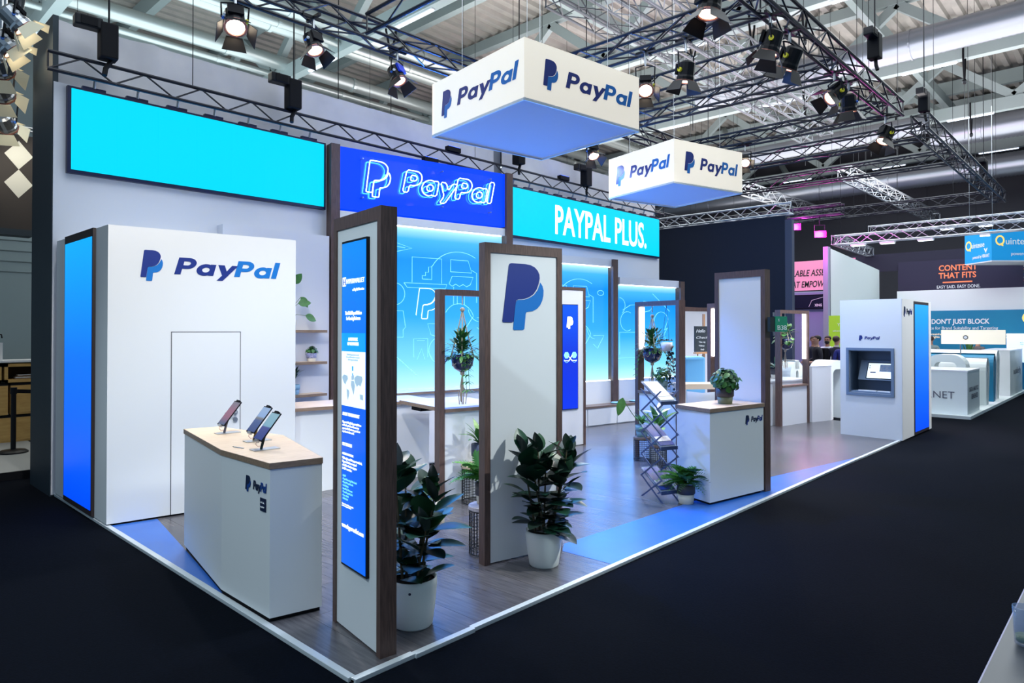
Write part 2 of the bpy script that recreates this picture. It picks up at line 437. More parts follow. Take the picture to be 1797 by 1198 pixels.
# low bench with drawer fronts under the glow wall
bt = thing('storage_bench', 'long low white storage bench under the backlit wall', 'bench', (7.35, 5.44, 0), A10)
bx('carcass', 0, 5.2, 0.03, 0.32, 0, 0.37, white, bt)
bx('seat_board', 0, 5.2, 0.0, 0.33, 0.37, 0.41, woodx, bt)
for i in range(6):
    bx('door', 0.02+i*.86, .85+i*.86, 0.0, 0.03, 0.02, 0.35, white, bt)
pc = mat('pale_blue_cushion', (150, 200, 240), 0.8)
for cx, cw in ((2.75, .28), (3.35, .30), (4.1, .30)):
    cu_ = thing('seat_cushion', 'flat round pale blue seat pad on the long low bench', 'cushion', (7.35+cx*math.cos(A10)+.16*.17, 5.44+cx*math.sin(A10)+.16, 0.411), A10, 'seat pads on the bench')
    MB().lathe([(cw*.92/2, 0), (cw/2, .008), (cw/2, .02), (cw*.9/2, .026)], 20).build('pad', pc, cu_, smooth=True)
    MB().tube([(cw/2*math.cos(a*PI/10), cw/2*math.sin(a*PI/10), .014) for a in range(20)], .006, 5, closed=True).build('piping', blackm, cu_)
# ================================================================ STAND FURNITURE
# ---- storage cabin with concealed door, logo and tall screen
cb = thing('storage_cabin', 'white storage cabin with concealed door and large dark blue logo', 'cabin', (-0.01, 4.42, 0), 0)
LX, LY = 1.94, -0.27
body = [(0, 0), (LX, LY), (LX, 1.95), (0, 1.95)]
MB().prism(body, 0.02, 3.08).build('body', white, cb)
MB().prism([(.02, .03), (LX, LY+.03), (LX, 1.9), (.02, 1.9)], 0.001, 0.02).build('plinth', blackm, cb)
ca = math.atan2(LY, LX); cr = Vector((math.cos(ca), math.sin(ca), 0)); cn = Vector((math.sin(ca), -math.cos(ca), 0))
def cabp(x, z, n=0.0): return cr*x+cn*n+Vector((0, 0, z))
gapm = mat('shadow_gap', (70, 72, 78), 0.8)
def cab_slab(name, x0, x1, z0, z1, n0, n1, m, par=None):
    b = MB(); pts = [cabp(x, z, n) for n in (n0, n1) for z in (z0, z1) for x in (x0, x1)]
    b.add(pts, [(0, 1, 3, 2), (4, 6, 7, 5), (0, 4, 5, 1), (2, 3, 7, 6), (0, 2, 6, 4), (1, 5, 7, 3)])
    return b.build(name, m, par or cb)
dr = cab_slab('door', 0.60, 1.312, 0.02, 1.975, 0.0, 0.004, white)
cab_slab('door_gap', 0.592, 0.600, 0.02, 1.983, 0.0, 0.003, gapm); cab_slab('door_gap', 1.312, 1.320, 0.02, 1.983, 0.0, 0.003, gapm); cab_slab('door_gap', 0.592, 1.320, 1.975, 1.983, 0.0, 0.003, gapm)
for z, nm in ((1.07, 'lever_handle'), (0.99, 'lock_rose')):
    b = MB(); b.cyl(cabp(1.26, z, .004), cabp(1.26, z, .02), .026, n=14)
    if z > 1: b.cyl(cabp(1.26, z, .02), cabp(1.26, z, .055), .009, n=8); b.cyl(cabp(1.265, z, .055), cabp(1.135, z, .055), .009, n=8)
    b.build(nm, steel, dr, smooth=False)
brand(cabp(0.295, 2.52, 0.001), cr, 1.42, cb, H_=0.325)
fr = mat('screen_frame_brown', (46, 36, 38), 0.5)
sc_blue = mat_screen('tall_screen_picture', [(0, (0, 74, 248)), (0.55, (0, 112, 255)), (1, (10, 165, 252))], 1.1)
YD = (0, -1, 0)
def tall_screen_left(parent, y0, y1, z0, z1):
    ts = thing('led_totem_screen', 'tall blue screen set in the narrow side of the storage cabin', 'screen', (-0.01, 4.42, 0))
    bx('frame', -0.03, -0.001, y0, y1, z0, z1, fr, ts)
    bx('display', -0.034, -0.03, y0+.03, y1-.03, z0+.06, z1-.09, sc_blue, ts)
    return ts
tall_screen_left(cb, 0.40, 1.48, 0.03, 3.085)
bx('corner_pillar', -0.002, 0.0, 1.48, 1.95, 0.02, 3.08, white, cb)

# ---- shelves on plaster wall
for i, z in enumerate((1.96, 1.475, 0.985)):
    s_ = thing('wall_shelf', ('top', 'middle', 'bottom')[i]+' pale oak floating shelf on the white wall beside the cabin', 'shelf', (2.5, 6.22, z))
    bx('board', 0, 0.98, -0.24, 0, 0, 0.04, oak, s_)
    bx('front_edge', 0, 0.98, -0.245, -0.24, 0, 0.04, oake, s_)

# ---- long back counter and bar
bc = thing('back_counter', 'long white counter with oak top beside the storage cabin', 'counter', (1.94, 4.235, 0), R(-10.2))
bx('base', 0.0, 1.90, 0.02, 0.62, 0.0, 1.01, white, bc)
bx('worktop', 0.0, 1.94, -0.02, 0.72, 1.01, 1.05, oak, bc)
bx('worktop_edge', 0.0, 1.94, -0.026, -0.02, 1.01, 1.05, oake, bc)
bar = thing('bar_counter', 'oak topped bar reaching from back counter to the plant frame', 'counter', (2.97, 2.70, 0), R(-12))

bx('worktop', 0.05, 0.98, 0.10, 1.20, 1.04, 1.08, oak, bar)
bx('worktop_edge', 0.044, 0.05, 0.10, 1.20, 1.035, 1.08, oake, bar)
bx('front_panel', 0.06, 0.98, 0.10, 0.14, 0.01, 1.035, white, bar)
bx('under_rail', 0.2, 0.9, 0.9, 1.16, 0.95, 1.035, blackm, bar)
sc2 = thing('wall_counter', 'narrow oak topped white counter under the neon portal', 'counter', (3.95, 5.62, 0), A10)
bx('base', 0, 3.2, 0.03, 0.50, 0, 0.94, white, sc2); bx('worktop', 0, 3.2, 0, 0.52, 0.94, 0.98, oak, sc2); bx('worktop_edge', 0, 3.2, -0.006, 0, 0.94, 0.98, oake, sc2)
cd_ = thing('low_cabinet', 'white cabinet standing behind the bar counter', 'cabinet', (4.15, 4.50, 0), A10)
bx('body', 0, .6, 0, .5, 0.02, 0.92, white, cd_); bx('plinth', .02, .58, .02, .48, 0, .02, blackm, cd_); bx('door', .01, .59, -.012, 0, .04, .9, white, cd_)

# ---- free standing pillars with walnut frames
def pillar(name, label, loc, rz, w, d, h, fw=0.06, top=0.085, cat='display pillar', group=None):
    t = thing(name, label, cat, (*loc, 0), rz, group)
    bx('post', 0, fw, 0, d, 0, h-top, wood, t); bx('post', w-fw, w, 0, d, 0, h-top, wood, t)
    bx('top_rail', 0, w, 0, d, h-top, h, wood, t)
    bx('panel', fw, w-fw, 0.010, d-0.010, 0.012, h-top, white, t)
    return t
hp = pillar('display_pillar', 'walnut framed pillar with tall blue text screen', (0.350, 0.785), R(-98.4), 0.70, 0.112, 2.765, 0.05)
PB = mat_screen('info_screen_picture', [(0, (0, 104, 250)), (0.5, (0, 98, 240)), (1, (0, 140, 255))], 1.0)
ts = thing('info_screen', 'narrow blue information screen with white text and world map', 'screen', (0.350, 0.785, 0), R(-98.4))
bx('bezel', 0.165, 0.535, -0.012, 0.010, 0.44, 2.59, black, ts)
bx('display', 0.175, 0.525, -0.015, -0.012, 0.455, 2.575, PB, ts)
so = lambda x, z: (x, -0.0152, z)
mapbg = mat('screen_pale_field', (225, 240, 252), 0.4, emit=(222, 238, 252), es=0.9)
midb = mat('screen_mid_blue', (0, 134, 235), 0.4, emit=(0, 140, 240), es=1.0)
mapc = mat('screen_map_grey', (150, 175, 195), 0.4, emit=(150, 178, 200), es=0.8)
bx('picture_field', 0.175, 0.525, -0.0165, -0.015, 1.50, 1.86, mapbg, ts)
bx('picture_field', 0.175, 0.525, -0.0165, -0.015, 1.86, 1.98, midb, ts)
bx('logo_tile', 0.185, 0.235, -0.0165, -0.015, 2.29, 2.35, whitep, ts)
text('H', (0.197, -0.0168, 2.298), XD, 0.042, mat('screen_ink_blue', (0, 110, 230), .5), ts)
text('HYPERWALLET', so(0.245, 2.305), XD, 0.032, whitep, ts, width=0.265)
text('a PayPal Service', so(0.34, 2.255), XD, 0.018, whitep, ts, width=0.165, bold=.02)
text('The Global Payout Platform\nfor Growing Businesses', so(0.35, 2.10), XD, 0.025, whitep, ts, align='CENTER', sx=.62, bold=.02)
text('A NETWORK\nOF NETWORKS', (0.35, -0.0168, 1.93), XD, 0.021, whitep, ts, align='CENTER', sx=.8, bold=.03)
text('Distributing payments around\nthe world through our network\nof local payout methods', (0.35, -0.0168, 1.835), XD, 0.012, mapc, ts, align='CENTER', sx=.9)
def blob(cx, cy, pts): return [(cx+x, cy+y) for x, y in pts]
cont = [blob(.235, 1.66, [(-.05, .03), (-.02, .045), (.03, .04), (.04, .02), (.015, .0), (.0, -.02), (-.02, -.01), (-.04, .01)]), blob(.275, 1.585, [(-.02, .03), (.015, .02), (.02, .0), (.0, -.045), (-.012, -.02)]),
        blob(.35, 1.64, [(-.025, .03), (.015, .03), (.03, .0), (.01, -.06), (-.01, -.03), (-.03, .0)]), blob(.345, 1.69, [(-.02, .01), (.02, .02), (.02, -.01), (-.015, -.015)]),
        blob(.43, 1.67, [(-.06, .02), (-.02, .04), (.05, .035), (.06, .015), (.03, -.03), (.0, -.02), (-.02, -.035), (-.05, -.01)]), blob(.475, 1.57, [(-.025, .02), (.02, .02), (.022, -.015), (-.02, -.012)])]
for c_ in cont: flat('map_land', [c_], (0, -0.0166, 0), XD, mapc, ts, depth=0.001)
bx('map_marker', 0.335, 0.353, -0.0172, -0.0165, 1.735, 1.765, midb, ts); bx('map_marker', 0.338, 0.350, -0.0172, -0.0165, 1.70, 1.72, midb, ts)
text('ABOUT HYPERWALLET', so(0.19, 1.435), XD, 0.022, whitep, ts, sx=.8, bold=.02)
text("Hyperwallet's global payout platform\nenables localised, multi-currency\npayment distribution to get almost\nanywhere in the world.", so(0.19, 1.385), XD, 0.015, whitep, ts, sx=.9)
text('KEY BENEFITS', so(0.19, 1.235), XD, 0.021, whitep, ts, sx=.8, bold=.02)
text('GLOBAL NETWORK', so(0.19, 1.175), XD, 0.014, whitep, ts, sx=.95, bold=.03)
text('With eight available payout methods,\nHyperwallet lets us expand\nand deliver funds to payees\nin 150+ countries.', so(0.19, 1.145), XD, 0.0165, whitep, ts, sx=.85)
text('- PayPal\n- Prepaid Licensing Debit Cards\n- Physical Prepaid Cards\n- Cash Pickup\n- Local Bank Accounts\n- Virtual Prepaid Cards\n- Paper Check\n- Debit Push', so(0.19, 1.03), XD, 0.0135, linem, ts, sx=.9, line=1.15)
text('Terms and availability may vary by\nmarket and payout method.', so(0.185, 0.845), XD, 0.009, whitep, ts)
text('www.hyperwallet.com', so(0.185, 0.695), XD, 0.030, whitep, ts, width=.32, bold=.02)

pp = pillar('display_pillar', 'walnut framed pillar with a very large two-tone blue monogram', (1.82, 0.79), R(-12.2), 0.84, 0.095, 2.75, 0.058)
k_ = 0.585
flat('logo_mark', [[(x*k_*1.16, y*k_) for x, y in mono_back()]], (0.185, 0.0098, 2.0), XD, logo_l, pp, depth=.003)
flat('logo_mark', [[(x*k_*1.16, y*k_) for x, y in mono_front()]], (0.185, 0.0098, 2.0), XD, logo_d, pp, depth=.005)

rp = pillar('display_pillar', 'tall walnut framed pillar with a blank white panel behind the brochure counter', (6.17, 0.88), R(-99.4), 0.74, 0.112, 2.755, 0.06)
gs = thing('stand_number_sign', 'green hall number plate reading 6 B38 on a dark bracket', 'sign', (6.06, 0.13, 1.98), R(-12))
grn = mat('green_plate', (24, 158, 118), 0.45, rgb2=(18, 120, 92), nscale=3)
bx('bracket', -0.005, 0.10, -0.05, -0.012, 0.0, 0.18, mat('dark_clamp', (18, 34, 36), .5), gs)
bx('plate', 0.09, 0.34, -0.055, -0.045, 0.0, 0.19, grn, gs)
text('6', (0.15, -0.0555, 0.128), XD, 0.035, white_ink, gs); text('B38', (0.135, -0.0555, 0.02), XD, 0.062, white_ink, gs, width=.19)
for z in (-0.05, 0.19): bx('hook', 0.075, 0.082, -0.05, -0.03, z, z+0.05, steel, gs)

sp_ = pillar('display_pillar', 'walnut framed pillar with tall royal blue screen near the bench', (6.58, 4.0), R(-10), 0.74, 0.10, 2.74, 0.05, 0.05)
s2 = thing('info_screen', 'narrow royal blue screen with small white monogram and hexagons', 'screen', (6.58, 4.0, 0), R(-10))
bx('bezel', 0.19, 0.555, -0.008, 0.010, 0.64, 2.44, black, s2)
bx('display', 0.20, 0.545, -0.011, -0.008, 0.65, 2.43, mat_screen('royal_screen_picture', [(0, (0, 52, 240)), (.5, (0, 50, 225)), (1, (0, 92, 255))], 1.0), s2)
flat('logo_mark', [[(x*.21*1.1, y*.21) for x, y in mono_back()], ], (0.285, -0.0112, 2.02), XD, whitep, s2, depth=.001)
flat('logo_mark', [[(x*.21*1.1, y*.21) for x, y in mono_front()]], (0.285, -0.0112, 2.02), XD, whitep, s2, depth=.002)
hexm = mat('screen_sky_hex', (120, 205, 250), .4, emit=(130, 205, 250), es=1)
for hx in (.285, .46):
    flat('hexagon', [arc(hx, 1.57, .062, 0, 300, 5)], (0, -0.0112, 0), XD, hexm, s2, depth=.001)
    polyline([arc(hx, 1.50, .055, 180, 360, 10)], (0, -0.0112, 0), XD, hexm, s2, .003, 'arc_line'); bx('base_line', hx-.06, hx+.06, -0.0125, -0.011, 1.47, 1.482, whitep, s2)
polyline([[(.33, 1.55), (.41, 1.47)], [(.33, 1.47), (.41, 1.57)]], (0, -0.0112, 0), XD, whitep, s2, .008, 'cross_mark')

# ---- open plant frames
ledw = mat('white_light_bar', (255, 255, 255), 0.4, emit=(248, 248, 255), es=6)
def plant_frame(label, loc, rz, w, d, h, counter=None, bar_at=None, pw=0.07):
    t = thing('open_display_portal', label, 'plant stand', (*loc, 0), rz)
    bx('post', 0, pw, 0, d, 0, h-pw, wood, t); bx('post', w-pw, w, 0, d, 0, h-pw, wood, t)
    bx('top_rail', 0, w, 0, d, h-pw, h, wood, t)
    if counter:
        z, m = counter
        bx('lower_panel', pw, w-pw, 0.02, d-.02, 0, z-.04, white, t)
        bx('sill_board', pw, w-pw, -0.012, d+.012, z-.04, z, woodx, t)
    if bar_at is not None:
        x0, z0, z1 = bar_at
        bx('light_bar', x0, x0+0.045, 0.03, d-.03, z0, z1, ledw, t)
    return t
plant_frame('walnut frame with one hanging plant, in front of the oak bar', (2.925, 2.665), R(-12), 1.0, 0.12, 2.475, (1.08, 0))
f3 = plant_frame('walnut frame holding two hanging pots and a white light bar', (7.0, 2.66), R(-104.6), .95, 0.13, 2.445, (1.05, 0), (0.07, 1.70, 2.36))
f2 = plant_frame('walnut frame with light bar beside the blank pillar', (8.64, 2.26), R(-104), 0.60, 0.12, 2.455, None, (0.07, 1.55, 2.37))
f4 = plant_frame('walnut frame with white lower panel and hanging plant beside the cash machine booth', (11.82, 2.26), R(-9.5), 1.13, 0.12, 2.42, (0.84, 0), (1.0, 1.38, 2.35))
f5 = plant_frame('walnut door frame in front of the white easel niche', (9.05, 2.98), R(-28), 1.3, 0.12, 2.42)

# ---- reception desk at the cabin
dk = thing('reception_desk', 'angled white reception desk with oak top and small logo', 'desk', (0.03, 1.06, 0))
dpoly = [(0, 0), (.36, -.075), (.68, 1.10), (.52, 2.02), (.235, 2.10), (.0, .77)]
MB().prism([(x*.985+.004, y*.99+.004) for x, y in dpoly], 0.03, 1.045).build('body', white, dk)
MB().prism([(x*.95+.012, y*.96+.02) for x, y in dpoly], 0.001, 0.03).build('plinth', blackm, dk)
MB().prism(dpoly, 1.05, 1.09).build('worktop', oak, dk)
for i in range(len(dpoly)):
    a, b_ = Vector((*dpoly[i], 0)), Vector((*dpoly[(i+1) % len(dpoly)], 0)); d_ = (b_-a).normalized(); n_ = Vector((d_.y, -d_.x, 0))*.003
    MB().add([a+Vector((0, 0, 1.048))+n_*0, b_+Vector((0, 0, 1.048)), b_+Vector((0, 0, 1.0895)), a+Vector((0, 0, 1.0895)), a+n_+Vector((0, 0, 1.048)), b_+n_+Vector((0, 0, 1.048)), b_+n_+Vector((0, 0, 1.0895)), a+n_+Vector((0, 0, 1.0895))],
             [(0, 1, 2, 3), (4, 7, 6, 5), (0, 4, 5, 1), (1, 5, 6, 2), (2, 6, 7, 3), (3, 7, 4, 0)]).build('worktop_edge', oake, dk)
dl = (0.0006, 0, 0)
brand((0.001, 0.36, 0.845), YD, 0.305, dk, logo_k, mat('logo_ink_blue', (20, 66, 140), .5), H_=0.115)
bx('badge', -0.003, 0.001, 0.055, 0.135, 0.745, 0.835, logo_k, dk)
text('ALL', (-0.0035, .128, .80), YD, .011, white_ink, dk, width=.06); text('NEW', (-0.0035, .128, .768), YD, .011, white_ink, dk, width=.06)

# tablets on stands
tb = []
scr_t = [mat_screen('tablet_picture_a', [(0, (60, 90, 130)), (.35, (150, 90, 120)), (.6, (150, 90, 120)), (1, (110, 112, 130))], .75, 'Y'),
         mat_screen('tablet_picture_b', [(0, (40, 66, 130)), (.45, (60, 90, 150)), (.55, (120, 120, 120)), (.62, (140, 175, 225)), (1, (150, 180, 220))], .8, 'Y'),
         mat_screen('tablet_picture_c', [(0, (44, 66, 140)), (.46, (60, 74, 150)), (.5, (130, 180, 205)), (1, (140, 185, 205))], .8, 'Y')]
tl = ['tablet with a pinkish screen on a folding stand next to the door handle', 'tablet with a photo on its screen on a brass coloured folding stand', 'tablet with a half blue half pale screen on a dark folding stand']
arm_m = [mat('stand_grey', (96, 92, 100), .4, .6), mat('stand_brass', (120, 96, 52), .4, .6), mat('stand_dark', (22, 34, 34), .4, .5)]
for i, (lx, ly) in enumerate(((0.40, 2.62), (0.38, 2.02), (0.235, 1.60))):
    t = thing('tablet', tl[i], 'tablet', (lx, ly, 1.09), R(-95), 'tablets on the reception desk')
    bx('foot_plate', -0.05, 0.05, -0.07, 0.13, 0, 0.006, steel, t)
    MB().tube([(0, 0.0, .006), (0, .025, .10), (0, 0.055, .165)], .011, 6).build('stand_arm', arm_m[i], t)
    tilt = bpy.data.objects.new('tablet_body', None)
    rot = Matrix.Translation((0, 0.05, .17)) @ Matrix.Rotation(R(52), 4, 'X')
    def rb(name, x0, x1, y0, y1, z0, z1, m):
        o = bx(name, x0, x1, y0, y1, z0, z1, m, t)
        for v in o.data.vertices: v.co = rot @ v.co
        return o
    bd = MB().box(-.085, .085, -.125, .125, 0, .008).build('body', blackm, t, bevel=.003)
    for v in bd.data.vertices: v.co = rot @ v.co
    disp = bx('display', -.077, .077, -.115, .115, .0085, .0095, scr_t[i], t); disp.matrix_basis = rot
    rb('clamp', -.03, .03, .118, .135, -.006, .016, blackm); rb('clamp', -.03, .03, -.138, -.118, -.006, .016, steel)
    MB().tube([(0, -.03, .075), (.02, -.05, .05), (.01, -.03, .03), (0, 0, .03)], .0025, 5).build('cable', mat('rose_cable', (214, 170, 160), .5), t)
pn = thing('pen', 'thin grey stylus leaning below the half blue tablet', 'pen', (0.165, 1.74, 1.09), R(20))
MB().cyl((0, 0, .004), (0.0, .10, .008), .004, n=8).build('barrel', steel, pn); MB().cyl((0, .10, .008), (0, .115, .0085), .004, .001, n=8).build('tip', blackm, pn)

# ---- brochure counter by the blank pillar
rc = thing('brochure_counter', 'white counter with oak top and small logo by the blank pillar', 'counter', (4.97, 0.34, 0), R(-10))
MB().prism([(.0, .0), (1.055, .0), (1.08, .55), (.09, .55)], 0.03, 1.05).build('body', white, rc)
MB().prism([(.03, .03), (1.03, .03), (1.06, .52), (.11, .52)], 0.001, 0.03).build('plinth', blackm, rc)
MB().prism([(-.008, -.008), (1.06, -.008), (1.085, .56), (.08, .56)], 1.055, 1.10).build('worktop', oak, rc)
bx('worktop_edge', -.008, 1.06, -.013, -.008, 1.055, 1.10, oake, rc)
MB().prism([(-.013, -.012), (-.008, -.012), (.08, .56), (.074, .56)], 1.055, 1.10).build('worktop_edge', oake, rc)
brand((0.68, -0.001, 0.86), XD, 0.34, rc, logo_k, logo_d, H_=0.115)

# ---- cash machine booth
at = thing('cash_machine_booth', 'white cash machine booth with recessed grey screen niche', 'booth', (11.66, 1.04, 0), R(-96.3))
AW = 1.097
bm_ = MB()
nx0, nx1, nz0, nz1 = 0.17, 0.92, 0.82, 1.62
bx('front_panel', 0, AW, 0.0, 0.06, 0.0, nz0, white, at); bx('front_panel', 0, AW, 0, .06, nz1, 2.57, white, at)
bx('front_panel', 0, nx0, 0, .06, nz0, nz1, white, at); bx('front_panel', nx1, AW, 0, .06, nz0, nz1, white, at)
MB().prism([(0, .06), (AW-.01, .06), (AW-.235, 2.10), (0, 2.10)], 0, 0.7).build('body', white, at)
MB().prism([(0, .45), (AW-.05, .45), (AW-.23, 2.10), (0, 2.10)], 0.7, 1.75).build('body', white, at)
MB().prism([(0, .06), (AW-.01, .06), (AW-.235, 2.10), (0, 2.10)], 1.75, 2.57).build('body', white, at)
MB().prism([(AW-.06, .06), (AW-.01, .06), (AW-.055, .45), (AW-.10, .45)], .7, 1.75).build('body', white, at)
MB().prism([(0, .06), (.06, .06), (.06, .45), (0, .45)], .7, 1.75).build('body', white, at)
gm = mat('machine_grey', (112, 132, 158), .4, .2); gm2 = mat('machine_dark_grey', (74, 92, 112), .45, .2)
for a in ((nx0-.05, nx1+.05, nz1-.005, nz1+.045), (nx0-.05, nx1+.05, nz0-.05, nz0), (nx0-.05, nx0, nz0, nz1), (nx1, nx1+.05, nz0, nz1)):
    bx('niche_frame', a[0], a[1], -.025, .01, a[2], a[3], gm, at)
bx('niche_back', nx0, nx1, .36, .40, nz0, nz1, gm2, at); bx('niche_side', nx0, nx0+.02, .03, .36, nz0, nz1, gm2, at); bx('niche_side', nx1-.02, nx1, .03, .36, nz0, nz1, gm2, at)
bx('niche_top', nx0, nx1, .03, .36, nz1-.02, nz1, gm2, at); bx('niche_floor', nx0, nx1, .03, .36, nz0, nz0+.03, gm, at)
MB().add([(nx0+.10, .14, 1.06), (nx1-.02, .14, 1.06), (nx1-.02, .30, 1.42), (nx0+.10, .30, 1.42), (nx0+.10, .36, 1.06), (nx1-.02, .36, 1.06), (nx1-.02, .36, 1.42), (nx0+.10, .36, 1.42)],
         [(0, 1, 2, 3), (4, 7, 6, 5), (0, 4, 5, 1), (2, 6, 7, 3), (0, 3, 7, 4), (1, 5, 6, 2)]).build('screen_console', gm, at)
wsc = mat('machine_screen_picture', (225, 236, 245), .3, emit=(222, 238, 248), es=1.0)
def slant(x0, x1, t0, t1, m, name, off=.002):
    f = lambda x, t_: (x, .14+.16*t_-off*.9, 1.06+.36*t_+off*.4)
    b = MB(); b.quad(f(x0, t0), f(x1, t0), f(x1, t1), f(x0, t1)); return b.build(name, m, at)
slant(nx0+.25, nx1-.03, .10, .86, wsc, 'screen'); slant(nx0+.235, nx1-.02, .06, .9, blackm, 'screen_bezel', .001)
ph = mat('machine_photo', (70, 96, 130), .4, emit=(80, 104, 140), es=.8, rgb2=(150, 130, 120), nscale=30)
slant(nx0+.46, nx1-.08, .44, .80, ph, 'screen_photo', .003); slant(nx0+.30, nx0+.40, .36, .42, logo_d, 'screen_button', .003); slant(nx0+.27, nx0+.29, .70, .74, logo_k, 'screen_button', .003); slant(nx0+.27, nx0+.29, .60, .64, logo_k, 'screen_button', .003)
for a in ((nx0+.14, nx0+.46), (nx0+.48, nx0+.70)): bx('card_slot', a[0], a[1], .06, .13, nz0+.03, nz0+.05, whiteg, at)
brand((0.35, -0.001, 1.80), XD, 0.36, at, logo_d, logo_d, H_=0.10)
as_ = thing('led_totem_screen', 'tall blue screen on the outer side of the cash machine booth', 'screen', (12.33, -0.062, 0), R(-0.6))
bx('frame', 0, 1.08, -.012, .0, 0.015, 2.545, fr, as_); bx('display', .04, 1.04, -.016, -.012, .07, 2.49, sc_blue, as_)
sd = bx('side_panel', 0, 2.10, 0, .03, 0.009, 2.57, white, at)
sd.matrix_basis = (Matrix.Translation((11.66, 1.04, 0)) @ Matrix.Rotation(R(-96.3), 4, 'Z')).inverted() @ Matrix.Translation((11.545, -0.055, 0)) @ Matrix.Rotation(R(-0.6), 4, 'Z')
brand((0.10, -0.001, 2.24), XD, 0.56, sd, logo_k, logo_d, H_=0.19)

# ---- hanging light boxes
fab = mat('lit_box_fabric', (250, 244, 232), 0.6, emit=(255, 240, 214), es=0.40)
bot = mat('blue_lit_bottom_fabric', (168, 184, 222), 0.7)  # white cloth with the blue light from below painted into its colour
def lightbox(label, c, z, ang, a, b, h, k):
    t = thing('hanging_light_box', label, 'light box', (*c, z), ang, 'hanging logo light boxes')
    # origin = near corner; x to the right edge, y to the left edge
    bx('front_skin', 0.02, a, 0, .02, 0.03, h, fab, t); bx('left_skin', 0, .02, 0, b, 0.03, h, fab, t)
    bx('rear_skin', 0, a, b-.02, b, .03, h, fab, t); bx('right_skin', a-.02, a, .02, b, .03, h, fab, t)
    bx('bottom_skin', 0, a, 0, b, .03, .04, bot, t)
    for q in ((0, a, -.008, .012), (0, a, b-.012, b+.008)): bx('frame_rail', q[0], q[1], q[2], q[3], 0.0, .03, alu, t)
    for q in ((-.008, .012, 0, b), (a-.012, a+.008, 0, b)): bx('frame_rail', q[0], q[1], q[2], q[3], 0.0, .03, alu, t)
    for cx, cy in ((.3, .3), (a-.3, .3), (a-.3, b-.3), (.3, b-.3)):
        MB().cyl((cx, cy, h-.05), (cx, cy, 12.59-z), .004, n=5).build('wire', steel, t)
    brand((0.145*a, -0.001, h*.27), XD, a*.76, t, H_=h*.50)
    brand((-0.001, b*.88, h*.26), YD, b*.80, t, H_=h*.50)
    return t
ang1 = math.atan2(1.948-2.202, 5.86-3.872+.0)
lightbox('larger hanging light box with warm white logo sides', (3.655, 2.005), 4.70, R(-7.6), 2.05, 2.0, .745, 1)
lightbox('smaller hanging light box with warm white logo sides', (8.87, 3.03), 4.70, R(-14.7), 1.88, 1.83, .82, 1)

# ---- LED walls
cy = mat('led_cyan_picture', (0, 20, 30), .5, emit=(0, 220, 255), es=1.0, spec=.1)
ledblue = mat('led_frame_blue_black', (8, 14, 60), .4)
def led_wall(label, x0, x1, txt=None):
    t = thing('led_wall', label, 'led screen', (x0, 6.33, 3.97), 0)
    w = x1-x0
    bx('cabinet', -.04, w+.04, 0, .07, -.035, 1.04, ledblue, t)
    n = round(w/.5)
    for i in range(n):
        bx('led_tile', i*w/n+.0005, (i+1)*w/n-.0005, -.012, 0, .01, 1.01, cy, t)
        bx('bracket', i*w/n+.12, i*w/n+.38, .0, .06, 1.04, 1.075, ledblue, t)
        MB().cyl((i*w/n+.25, .01, 1.07), (i*w/n+.25, -.03, 1.19), .018, n=8).build('clamp', steel, t)
    lamp_area('screen_glow', (w/2, -.05, .5), w*.95, .95, 12*w, (.01, .24, 1.0), (R(-90), 0, 0), t)
    if txt: text(txt, (w*.268, -.0125, .19), XD, .65, whitep, t, width=w*.625, bold=.025, shear=.0)
    return t
led_wall('plain cyan led wall above the storage cabin', 0.12, 3.62)
led_wall('cyan led wall with bold white lettering right of the neon board', 7.82, 13.82, 'PAYPAL PLUS.')
# ================================================================ PLANTS AND SMALL THINGS
rub = [mat('rubber_leaf_%d' % i, c, 0.34, rgb2=c2, nscale=3, spec=0.4) for i, (c, c2) in enumerate((((34, 82, 52), (22, 56, 42)), ((26, 66, 48), (18, 46, 38)), ((46, 96, 54), (30, 66, 44)), ((44, 62, 52), (28, 44, 40))))]
grnl = [mat('leaf_green_%d' % i, c, 0.4, rgb2=c2, nscale=12) for i, (c, c2) in enumerate((((70, 130, 54), (40, 92, 40)), ((52, 104, 52), (30, 74, 40)), ((104, 160, 70), (70, 124, 50)), ((150, 178, 110), (70, 120, 60))))]
fernm = [mat('fern_green_%d' % i, c, 0.5, noise=.25, nscale=10) for i, c in enumerate(((96, 168, 62), (72, 140, 54), (54, 104, 48)))]
darkivy = mat('dark_ivy_leaf', (34, 60, 66), 0.45, rgb2=(24, 42, 56), nscale=10)
stemm = mat('plant_stem', (84, 74, 52), 0.7)
stemg = mat('green_stem', (92, 118, 70), 0.6)
potw = mat('white_planter', (240, 244, 240), 0.4)
def leaf_mesh(name, L, Wd, m, fold=0.18, curl=0.12, tip=0.5, nl=7):
    b = MB(); rows = []
    for i in range(nl+1):
        t = i/nl
        w = Wd*max(0.0, math.sin(PI*t**(0.85)))**0.75*(1-0.25*t*tip)*0.5
        if i == 0: w = Wd*.04
        if i == nl: w = 0.001
        y = L*t; z = -curl*L*t*t
        rows.append([(-w, y, z+fold*w), (-w*.5, y, z+fold*w*.35), (0, y, z), (w*.5, y, z+fold*w*.35), (w, y, z+fold*w)])
    vs = [p for r_ in rows for p in r_]; fs = []
    for i in range(nl):
        for k in range(4): fs.append((i*5+k, i*5+k+1, i*5+k+6, i*5+k+5))
    b.add(vs, fs)
    return b.mesh(name, m, True)
def put(me, name, parent, loc, d, normal=(0, 0, 1), s=1.0):
    o = bpy.data.objects.new(name, me); C.objects.link(o); o.parent = parent; aim(o, loc, d, normal, s); return o
RL = [leaf_mesh('rubber_leaf', 0.225, 0.16, m, .16, .16) for m in rub]

